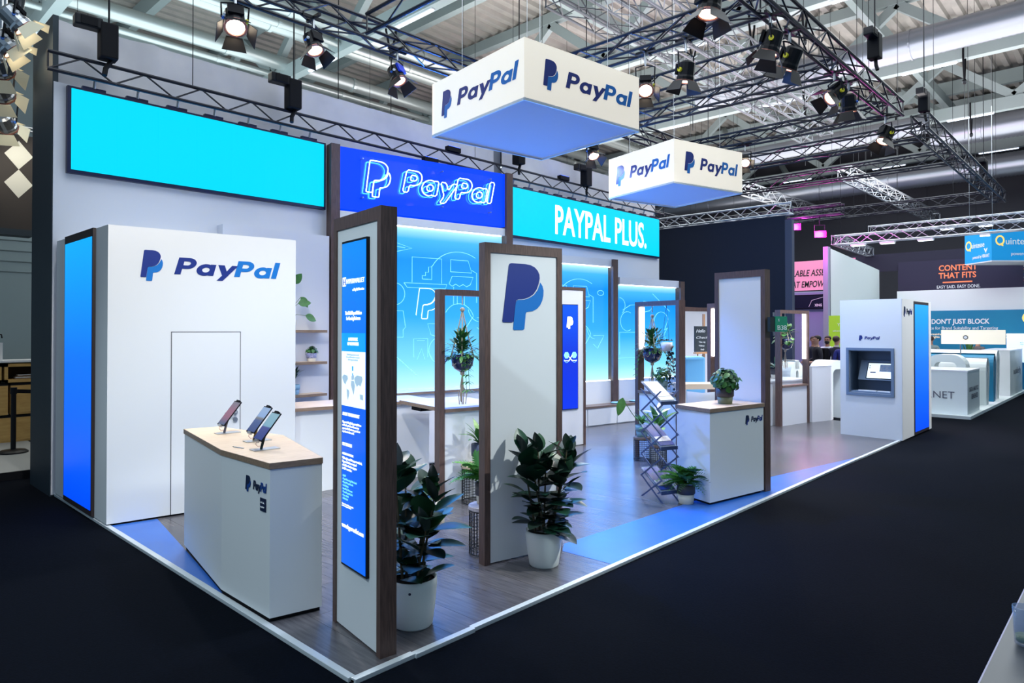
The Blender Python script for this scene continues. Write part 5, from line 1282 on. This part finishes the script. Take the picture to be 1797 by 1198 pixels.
qring((-.002, 1.10, .62), NY, .15, qc); text('uintesse', (-.002, .95, .52), NY, .18, white_ink, qc, width=.62, bold=.012); text('powered by VIBRANT', (-.002, .9, .16), NY, .11, white_ink, qc, width=.80, bold=.012)
flat('arrow_mark', [[(0, .1), (.05, .1), (.09, .03), (.13, .1), (.18, .1), (.09, -.06)]], (-.002, .36, .36), NY, white_ink, qc)
fl_ = thing('flood_light', 'white flood light shining on the blue hanging cube', 'flood light', (22.6, .35, 4.872)); bx('housing', -.05, .05, -.16, .10, 0, .06, whiteg, fl_); bx('lens', -.05, .05, -.15, .09, -.02, 0, mat('flood_lens', (255, 255, 255), .3, emit=(240, 250, 255), es=10), fl_)
for i, (x, y, z) in enumerate(((22.65, 3.9, 4.87), (22.65, 3.0, 4.87), (22.65, 1.9, 4.87), (27.45, 2.2, 5.77), (27.45, 1.0, 5.77))):
    t = thing('flood_light', 'white flood light clamped under the silver ring truss', 'flood light', (x, y, z), 0, 'flood lights of the silver ring'); bx('housing', -.1, .1, -.22, .22, 0, .06, whiteg, t); bx('lens', -.08, .08, -.2, .2, -.015, 0, mat('flood_lens_soft', (255, 255, 255), .3, emit=(240, 250, 255), es=2), t)
# white counters on the right stall
pl = struct(MB().box(16.0, 34, -.36, 3.0, -.02, .05).build('floor_right_stall', wlw))
def rcounter(label, loc, w, d, h, rz=0): 
    t = thing('stall_counter', label, 'counter', (*loc, .05), rz, 'white counters of the right stall'); bx('body', 0, w, 0, d, 0, h-.03, wlw, t); bx('top_board', -.01, w+.01, -.01, d+.01, h-.03, h, whiteg, t); return t
lavm = mat('grey_print', (88, 92, 108), .5)
c1 = rcounter('white counter lettered on two sides beside the cash machine booth', (16.25, -.26), 1.5, 1.75, 1.02)
text('INTERNET', (-.0125, 1.33, .36), NY, .17, lavm, c1, width=1.08, bold=-.005)
text('DIGITAL ANALYTICS', (.15, -.0125, .52), XD, .11, lavm, c1, width=1.1); text('REINVENTED', (.40, -.0125, .34), XD, .12, lavm, c1, width=.8, bold=.01)
def arch(label, loc, w, h, dep, m, rz=0, z0=.05):
    t = thing('arch_counter', label, 'arch', (*loc, z0), rz, 'rounded arch desks of the right stall')
    th = .20; r_ = .32; pts = [(0, 0), (0, h-r_)]+[(r_-r_*math.cos(R(q*15)), h-r_+r_*math.sin(R(q*15))) for q in range(1, 7)]+[(w-r_+r_*math.sin(R(q*15)), h-r_+r_*math.cos(R(q*15))) for q in range(0, 7)]+[(w, 0)]
    inn = [(w-th, 0)]+[(w-r_+(r_-th)*math.sin(R(q*15)), h-r_+(r_-th)*math.cos(R(q*15))) for q in range(6, -1, -1)]+[(r_-(r_-th)*math.cos(R(q*15)), h-r_+(r_-th)*math.sin(R(q*15))) for q in range(6, 0, -1)]+[(th, 0)]
    n1 = len(pts); n2 = len(inn); inn_r = inn[::-1]
    b = MB(); vs = []
    for y in (0, dep): vs += [(x, y, z) for x, z in pts]+[(x, y, z) for x, z in inn_r]
    N = n1+n2; fs = []
    m_ = min(n1, n2)
    for i in range(m_-1):
        fs.append((i, i+1, n1+i+1, n1+i)); fs.append((N+i, N+n1+i, N+n1+i+1, N+i+1))
        fs.append((i, N+i, N+i+1, i+1)); fs.append((n1+i, n1+i+1, N+n1+i+1, N+n1+i))
    b.add(vs, fs); b.build('arch_body', m, t, smooth=False); return t
arch('white rounded arch desk beside the lettered counter', (18.75, .10), 0.9, 1.32, .5, wlw, R(90)); arch('white arch desk carrying a small round badge', (18.95, -.22), .55, 1.22, 1.9, wlw)
arch('teal arch desk between two white arches', (20.2, -.20), .5, 1.30, 2.2, teal); arch('tall white arch desk behind the teal arch', (21.0, -.16), .6, 1.38, 2.6, wlw)
arch('low white arch desk in front of the teal wall', (18.4, 1.1), 1.1, 1.24, .55, wlw, R(90)); arch('white rounded seat arch beside the people', (13.50, 2.70), .5, 1.30, .35, wlw, R(-15), 0); arch('white arch desk with blue screen beside the cash machine booth', (13.75, 1.98), .75, 1.33, .5, wlw, R(-20), -.02)
c2 = rcounter('white counter with faint dotted logo at the far aisle corner', (22.4, -.30), 2.6, .7, 1.36); text('numberly', (.6, -.0125, .62), XD, .2, lavm, c2, width=1.5)
for k in range(3): pass
c3 = rcounter('pale box counter standing before the presentation screen', (23.6, -1.95), .6, 1.4, 1.05); c4 = rcounter('small white counter before the teal wall', (23.2, .85), .5, .8, 1.0)
lt = thing('lit_sign_board', 'cream lit sign board on slim post above the arch desks', 'sign', (19.6, .35, 0.0)); bx('board', 0, .05, -.9, .55, 1.62, 2.0, mat('cream_lit_board', (244, 236, 220), .5, emit=(250, 238, 214), es=.45), lt); MB().cyl((.02, .1, 1.25), (.02, .1, 1.62), .015, n=8).build('post', steel, lt); MB().cyl((-.001, -.02, 1.80), (-.006, -.02, 1.80), .06, n=18).build('badge', logo_k, lt); MB().cyl((-.006, -.02, 1.80), (-.009, -.02, 1.80), .04, n=18).build('badge_ring', white_ink, lt); bx('foot', .0, .05, .07, .13, 0.05, 1.26, steel, lt)
for i, (x, y) in enumerate(((24.4, 2.75), (24.7, 1.2))):
    t = thing('high_table', 'white cloth covered bar table in front of the teal wall', 'table', (x, y, .05), 0, 'cloth covered bar tables'); MB().lathe([(.30, 0), (.17, .5), (.33, 1.05)], 20).build('cloth', wlw, t, smooth=True); MB().lathe([(.34, 1.05), (.34, 1.08)], 20).build('table_top', whiteg, t)
bo = thing('bottle', 'amber bottle on a bar table in front of the teal wall', 'bottle', (24.55, 1.2, 1.131)); MB().lathe([(.04, 0), (.04, .16), (.015, .22), (.015, .28)], 12).build('glass_body', mat('amber_glass', (150, 110, 30), .2), bo); MB().lathe([(.017, .28), (.017, .30)], 10).build('cap', blackm, bo)
b2 = thing('bottle', 'small green bottle on the pale box counter', 'bottle', (23.8, -.9, 1.101)); MB().lathe([(.04, 0), (.04, .15), (.015, .22), (.015, .26)], 12).build('glass_body', mat('green_glass', (30, 150, 130), .2), b2); MB().lathe([(.018, .26), (.018, .29)], 10).build('cap', whiteg, b2)
t = thing('potted_snake_plant', 'upright spiky green plant behind the arch desks', 'plant', (22.4, .72, .95)); twotone_pot(t, .12, .2, cream, cream, .5, .9); leafy(t, (0, 0, .2), 16, .55, .06, (grnl[1], grnl[0]), .03, (60, 88), 61, 0, curl=.02)
st_ = thing('plant_plinth', 'white plinth under the spiky plant', 'plinth', (22.4, .72, .05)); bx('body', -.2, .2, -.2, .2, 0, .88, wlw, st_); bx('cap', -.21, .21, -.21, .21, .88, .899, whiteg, st_)
# ---- pink stage, slogan, dark screen, green banner
pb = thing('pink_banner', 'pink lit banner with dark slogan lettering', 'banner', (25.0, 7.9, 3.55)); bx('cloth', 0, .05, -3.2, .3, 0, 1.15, mat('pink_lit_cloth', (226, 140, 176), .8, emit=(235, 120, 170), es=.25), pb); ink = mat('black_print', (24, 22, 28), .6)
text('SCALABLE ASSETS', (-.003, -.43, .56), NY, .25, ink, pb, width=1.95, shear=.2, bold=.02); text('THAT EMPOWER', (-.003, -.58, .12), NY, .25, ink, pb, width=1.75, shear=.2, bold=.02)
struct(MB().box(24.9, 25.1, 4.45, 8.5, 2.9, 3.5).build('wall_grey_band', mat('grey_band', (150, 152, 178), .7)))
xg = thing('video_screen', 'dark video screen with a small white label', 'screen', (21.82, 6.3, 2.72)); bx('bezel', 0, .07, -1.65, .2, 0, .50, blackm, xg); bx('display', -.004, 0, -1.62, .16, .03, .47, mat('dark_video', (10, 12, 34), .4, emit=(8, 10, 36), es=.6), xg); text('XING', (-.006, -1.24, .09), NY, .09, white_ink, xg, width=.24, bold=.03)
for k, (a0, b0) in enumerate((((-.22), .34), (-.26, .2), (-.34, .12))): MB().ball((-.01, a0+.05*k, b0), .004, .06, .06, 8, 6).build('figure_highlight', mat('pale_figure', (200, 190, 220), .5, emit=(200, 190, 230), es=.6), xg)
polyline([[(1.05, .06), (1.15, .28), (1.6, .40)]], (-.006, .0, .02), NY, white_ink, xg, .008, 'white_line')
struct(MB().box(21.9, 22.1, 4.45, 9, -.02, 3.3).build('wall_lavender', mat('lavender_wall', (138, 142, 182), .7)))
gb = thing('green_banner', 'lime green roll-up banner beside the cash machine booth', 'banner', (20.0, 4.0, .0)); bx('cloth', 0, .03, -.75, 0, .05, 2.45, mat('lime_print', (176, 214, 60), .6, emit=(150, 200, 40), es=.2), gb); bx('foot', -.06, .09, -.75, 0, 0, .05, steel, gb); text('Y', (-.003, -.25, 2.12), NY, .1, white_ink, gb); text('adverity', (-.003, -.12, 1.95), NY, .06, white_ink, gb)
pk = mat('pink_lens', (255, 30, 180), .3, emit=(255, 24, 185), es=2.2)
for i, (x, y, z) in enumerate(((20.05, 5.04, 5.34), (20.05, 4.26, 5.03), (20.05, 5.32, 4.78))):
    t = thing('pink_stage_light', ('upper pink stage light above the pink banner', 'pink stage light nearest the white pier', 'lowest pink stage light at the edge of the dark wall')[i], 'stage light', (x, y, z), R(-60), 'pink stage lights'); MB().box(-.12, .12, 0, .2, -.1, .1).build('housing', blackm, t, bevel=.02); bx('lens', -.17, .17, -.02, 0, -.10, .10, pk, t); MB().tube([(-.15, .1, 0), (-.15, .1, .3), (.15, .1, .3), (.15, .1, 0)], .015, 5).build('yoke', black, t); MB().cyl((0, .1, .3), (0, .1, 5.66-z), .015, n=6).build('clamp', black, t); bx('clamp_bar', -.2, .2, .08, .12, 5.60-z, 5.64-z, black, t)
    if i < 2:
        l = bpy.data.lights.new('pink_beam', 'POINT'); l.energy = 120; l.color = (1, .1, .75); l.shadow_soft_size = .15
        o = bpy.data.objects.new('pink_beam', l); C.objects.link(o); o.parent = t; o.location = (0, -.25, 0)
truss('black truss carrying the pink stage lights', (20.1, 3.6, 5.62), (20.1, 9.5, 5.62), .30, trussb, 'box', .5, single=False, group='pink stage trusses')
gl_ = struct(MB().box(14.2, 34, 3.0, 12, -.02, .0).build('floor_far_stalls', mat('violet_deck', (120, 116, 150), .5)))
struct(MB().box(36, 36.2, -14, 30, -.02, 12.6).build('wall_hall_far', mat('far_hall_dark', (54, 54, 62), .8)))

# ---- table with drinking glass at the near right
nt_ = thing('grey_side_table', 'grey table top cut by the picture edge beside the aisle', 'table', (0.05, -2.97, 0)); bx('table_top', 0.0, 2.2, -1.2, 0.0, .97, 1.0, mat('slate_top', (62, 70, 78), .4), nt_); bx('edge_strip', 0, 2.2, 0, .004, .97, 1.0, mat('edge_lilac', (150, 150, 190), .4), nt_)
for lx in (.1, 2.05): bx('leg', lx, lx+.05, -.15, -.1, -.02, .97, black, nt_); bx('leg', lx, lx+.05, -1.1, -1.05, -.02, .97, black, nt_)
dg = thing('drinking_glass', 'clear drinking glass standing on the grey table', 'glass', (0.475, -3.035, 1.001)); gg = mat('drink_glass', (150, 180, 225), .05, alpha=.35)
MB().lathe([(.022, 0), (.030, .004), (.036, .12), (.033, .12), (.027, .012), (.005, .011)], 24).build('glass_body', gg, dg, smooth=True); MB().lathe([(.026, .012), (.028, .03), (.003, .03)], 18).build('drink', mat('pale_drink', (180, 196, 120), .1), dg, smooth=True)

# ================================================================ PEOPLE
def person(label, loc, rz, H_, top, trousers, hairm, skinm, pose='stand', beard=False, extra=None):
    t = thing('person', label, 'person', loc, rz)
    k = H_/1.75
    V_ = {'pel': (0, 0, .95), 'wai': (0, .0, 1.10), 'che': (0, .01, 1.30), 'nec': (0, .0, 1.47), 'nk2': (0, -.01, 1.53), 'hd1': (0, -.02, 1.60), 'hd2': (0, -.015, 1.68), 'hd3': (0, 0, 1.73),
          'sl': (-.19, 0, 1.42), 'sr': (.19, 0, 1.42)}
    if pose == 'fold': A = {'el': (-.25, -.05, 1.16), 'er': (.25, -.05, 1.16), 'wl': (-.04, -.26, 1.15), 'wr': (.05, -.25, 1.12), 'hl': (.05, -.27, 1.16), 'hr': (-.04, -.27, 1.12)}
    elif pose == 'bent': A = {'el': (-.25, .04, 1.15), 'er': (.27, .02, 1.15), 'wl': (-.22, -.2, 1.05), 'wr': (.24, -.22, 1.06), 'hl': (-.2, -.29, 1.06), 'hr': (.22, -.31, 1.07)}
    else: A = {'el': (-.24, .03, 1.15), 'er': (.24, .03, 1.15), 'wl': (-.25, -.03, .92), 'wr': (.25, -.03, .92), 'hl': (-.25, -.06, .83), 'hr': (.25, -.06, .83)}
    V_.update(A)
    V_.update({'hpl': (-.10, 0, .90), 'hpr': (.10, 0, .90), 'knl': (-.11, -.02, .50), 'knr': (.11, -.02, .50), 'anl': (-.11, .02, .09), 'anr': (.11, .02, .09), 'tol': (-.12, -.14, .04), 'tor': (.12, -.14, .04)})
    Rr = {'pel': .15, 'wai': .135, 'che': .15, 'nec': .07, 'nk2': .055, 'hd1': .07, 'hd2': .088, 'hd3': .07, 'sl': .072, 'sr': .072, 'el': .05, 'er': .05, 'wl': .034, 'wr': .034, 'hl': .036, 'hr': .036, 'hpl': .09, 'hpr': .09, 'knl': .065, 'knr': .065, 'anl': .045, 'anr': .045, 'tol': .04, 'tor': .04}
    E_ = [('pel', 'wai'), ('wai', 'che'), ('che', 'nec'), ('nec', 'nk2'), ('nk2', 'hd1'), ('hd1', 'hd2'), ('hd2', 'hd3'), ('che', 'sl'), ('che', 'sr'), ('sl', 'el'), ('sr', 'er'), ('el', 'wl'), ('er', 'wr'), ('wl', 'hl'), ('wr', 'hr'), ('pel', 'hpl'), ('pel', 'hpr'), ('hpl', 'knl'), ('hpr', 'knr'), ('knl', 'anl'), ('knr', 'anr'), ('anl', 'tol'), ('anr', 'tor')]
    # five separate fingers per hand
    for sd in 'lr':
        w_ = Vector(V_['w'+sd]); h_ = Vector(V_['h'+sd]); d_ = (h_-w_).normalized(); sx = d_.orthogonal().normalized()
        for fi in range(5):
            nm = 'f%s%d' % (sd, fi); off = sx*(.020*(fi-1.5)) if fi < 4 else sx*.045
            V_[nm+'a'] = tuple(h_+off+d_*(.02 if fi < 4 else -.01)); V_[nm+'b'] = tuple(h_+off*1.15+d_*(.055+.012*(fi in (1, 2)) if fi < 4 else .03)-Vector((0, 0, .012)))
            Rr[nm+'a'] = .009; Rr[nm+'b'] = .008; E_ += [('h'+sd, nm+'a'), (nm+'a', nm+'b')]
    keys = list(V_); ix = {q: i for i, q in enumerate(keys)}
    me = bpy.data.meshes.new('body'); me.from_pydata([tuple(c*k for c in V_[q]) for q in keys], [(ix[a_], ix[b_]) for a_, b_ in E_], [])
    o = bpy.data.objects.new('body', me); C.objects.link(o)
    sk = o.modifiers.new('skin', 'SKIN'); ss = o.modifiers.new('sub', 'SUBSURF'); ss.levels = 2; ss.render_levels = 2
    for i, q in enumerate(keys):
        d = me.skin_vertices[0].data[i]; r_ = Rr[q]*k
        d.radius = (r_*(1.15 if q in ('pel', 'wai', 'che') else 1), r_*(.78 if q in ('pel', 'wai', 'che') else 1)); d.use_root = (q == 'pel')
    dg_ = bpy.context.evaluated_depsgraph_get(); em = bpy.data.meshes.new_from_object(o.evaluated_get(dg_))
    bpy.data.objects.remove(o)
    em.name = 'body'
    for m_ in (top, trousers, skinm, blackm): em.materials.append(m_)
    hands = [Vector(V_['h'+sd])*k for sd in 'lr']; wr = [Vector(V_['w'+sd])*k for sd in 'lr']
    for p in em.polygons:
        c = p.center; p.use_smooth = True
        if min((c-h).length for h in hands) < .105*k: p.material_index = 2
        elif c.z > 1.475*k: p.material_index = 2
        elif c.z < .085*k: p.material_index = 3
        elif c.z < .94*k and abs(c.x) < .21*k: p.material_index = 1
        else: p.material_index = 0
    bo_ = bpy.data.objects.new('body', em); C.objects.link(bo_); bo_.parent = t
    # face, hair
    b = MB(); b.ball((0, .018*k, 1.70*k), .092*k, .10*k, .088*k, 14, 10); hh = b.build('hair', hairm, t, True)
    for v in hh.data.vertices:
        if v.co.y < -.045*k and v.co.z < 1.72*k: v.co.y = -.02*k
    MB().add([(-.012*k, -.098*k, 1.635*k), (.012*k, -.098*k, 1.635*k), (0, -.125*k, 1.637*k), (0, -.100*k, 1.68*k)], [(0, 1, 2), (0, 2, 3), (2, 1, 3), (1, 0, 3)]).build('nose', skinm, t)
    for sx in (-1, 1):
        MB().ball((sx*.034*k, -.092*k, 1.678*k), .011*k, n=6, m=4).build('eye', blackm, t); MB().ball((sx*.088*k, .0, 1.655*k), .012*k, .02*k, .028*k, 6, 4).build('ear', skinm, t)
    MB().box(-.024*k, .024*k, -.096*k, -.088*k, 1.606*k, 1.614*k).build('mouth', mat('lip', (150, 90, 84), .6), t)
    if beard: MB().ball((0, -.052*k, 1.598*k), .07*k, .055*k, .055*k, 10, 6).build('beard', hairm, t, True)
    if extra: extra(t, k)
    return t
skin1 = mat('skin_light', (196, 150, 130), .5); skin2 = mat('skin_tan', (170, 122, 100), .5)
hk = mat('hair_black', (22, 18, 20), .7); hb = mat('hair_brown', (54, 36, 30), .7)
tee = mat('black_tee', (22, 22, 36), .8); navy = mat('navy_pullover', (26, 28, 52), .8); royal = mat('royal_blue_shirt', (32, 40, 120), .8); shirt = mat('white_shirt', (206, 210, 228), .8); jean = mat('blue_jeans', (58, 66, 104), .8); grey_t = mat('grey_green_top', (120, 138, 138), .8)
def backpack(t, k):
    MB().box(-.15*k, .15*k, .13*k, .27*k, 1.02*k, 1.44*k).build('backpack', blackm, t, bevel=.03)
    bx('backpack_pocket', -.11*k, .11*k, .27*k, .30*k, 1.06*k, 1.24*k, blackm, t)
def collar(t, k): MB().lathe([(.072*k, 1.47*k), (.066*k, 1.52*k), (.06*k, 1.52*k)], 14).build('collar', shirt, t)
person('person in black shirt with backpack turned away, in the group by the lavender wall', (17.48, 3.49, .0), R(40+180), 1.82, tee, jean, hk, skin1, 'bent', extra=backpack)
person('person mostly hidden behind the backpack wearer', (19.24, 4.20, .0), R(-60), 1.78, navy, jean, hb, skin2)
person('bearded person in white shirt with folded arms in the group', (18.75, 3.62, .0), R(-95), 1.80, shirt, jean, hk, skin2, 'fold', True)
person('person in navy pullover with white collar facing the green banner', (18.15, 3.18, .0), R(70), 1.80, navy, jean, hb, skin1, extra=collar)
person('person in royal blue shirt beside the cash machine booth', (17.55, 2.80, .0), R(110), 1.76, royal, jean, hk, skin1)
person('person in grey top standing at a bar table before the teal wall', (24.0, 2.05, .05), R(100), 1.72, grey_t, jean, hb, skin2, 'bent')
person('person in dark grey sweater behind the cream lit sign board', (23.9, .72, .05), R(60), 1.70, mat('charcoal_sweater', (92, 88, 88), .8), jean, hb, skin2)

# ================================================================ sub-parts: pieces that belong to one part of a thing hang under that part
RULES = {'soil': ('planter', 'pot_rim'), 'worktop_edge': ('worktop',), 'table_edge': ('table_top',), 'front_edge': ('board',), 'lens': ('housing',), 'lamp_cover': ('housing',), 'knob': ('housing',), 'dial': ('housing',), 'colour_frame': ('housing',), 'lens_row': ('housing',),
         'lettering': ('display', 'board', 'cloth', 'plate', 'front_face', 'panel', 'cabinet', 'body'), 'map_land': ('display',), 'map_marker': ('display',), 'picture_field': ('display',), 'logo_tile': ('display',), 'hexagon': ('display',), 'arc_line': ('display',), 'base_line': ('display',), 'cross_mark': ('display',),
         'logo_mark': ('display', 'panel', 'body', 'front_skin'), 'logo_letter': ('body', 'front_skin'), 'logo_ring': ('front_face',), 'logo_tail': ('front_face',), 'arrow_mark': ('left_face',), 'screen_button': ('screen',), 'screen_photo': ('screen',), 'screen_bezel': ('screen',), 'diamond': ('board',), 'rule': ('cloth',), 'colour_tab': ('cloth',),
         'joint_ring': ('tube',), 'sleeve': ('pipe_run',), 'motor_fins': ('motor',), 'handle': ('motor',), 'backpack_pocket': ('backpack',), 'badge_ring': ('badge',), 'eye': ('body',), 'nose': ('body',), 'mouth': ('body',), 'ear': ('body',), 'beard': ('body',), 'door_gap': ('door',), 'line_drawing': ('glow_panel',), 'piping': ('pad',), 'door_line': ('body',), 'tool_handle': ('red_tool',), 'edge_strip': ('table_top', 'board'), 'belt': ('belt_head',), 'clamp_bar': ('clamp',), 'petal': ()}
I4 = Matrix.Identity(4)
for root in [o for o in C.objects if o.parent is None and 'label' in o]:
    kids = list(root.children)
    by = {}
    for k in kids:
        if k.matrix_basis == I4: by.setdefault(k.name.split('.')[0], k)
    for k in kids:
        if k.type != 'MESH' or k.children: continue
        for tgt in RULES.get(k.name.split('.')[0], ()):
            if tgt in by and by[tgt] is not k and len([q for q in root.children if q.type == 'MESH']) > 2: k.parent = by[tgt]; break
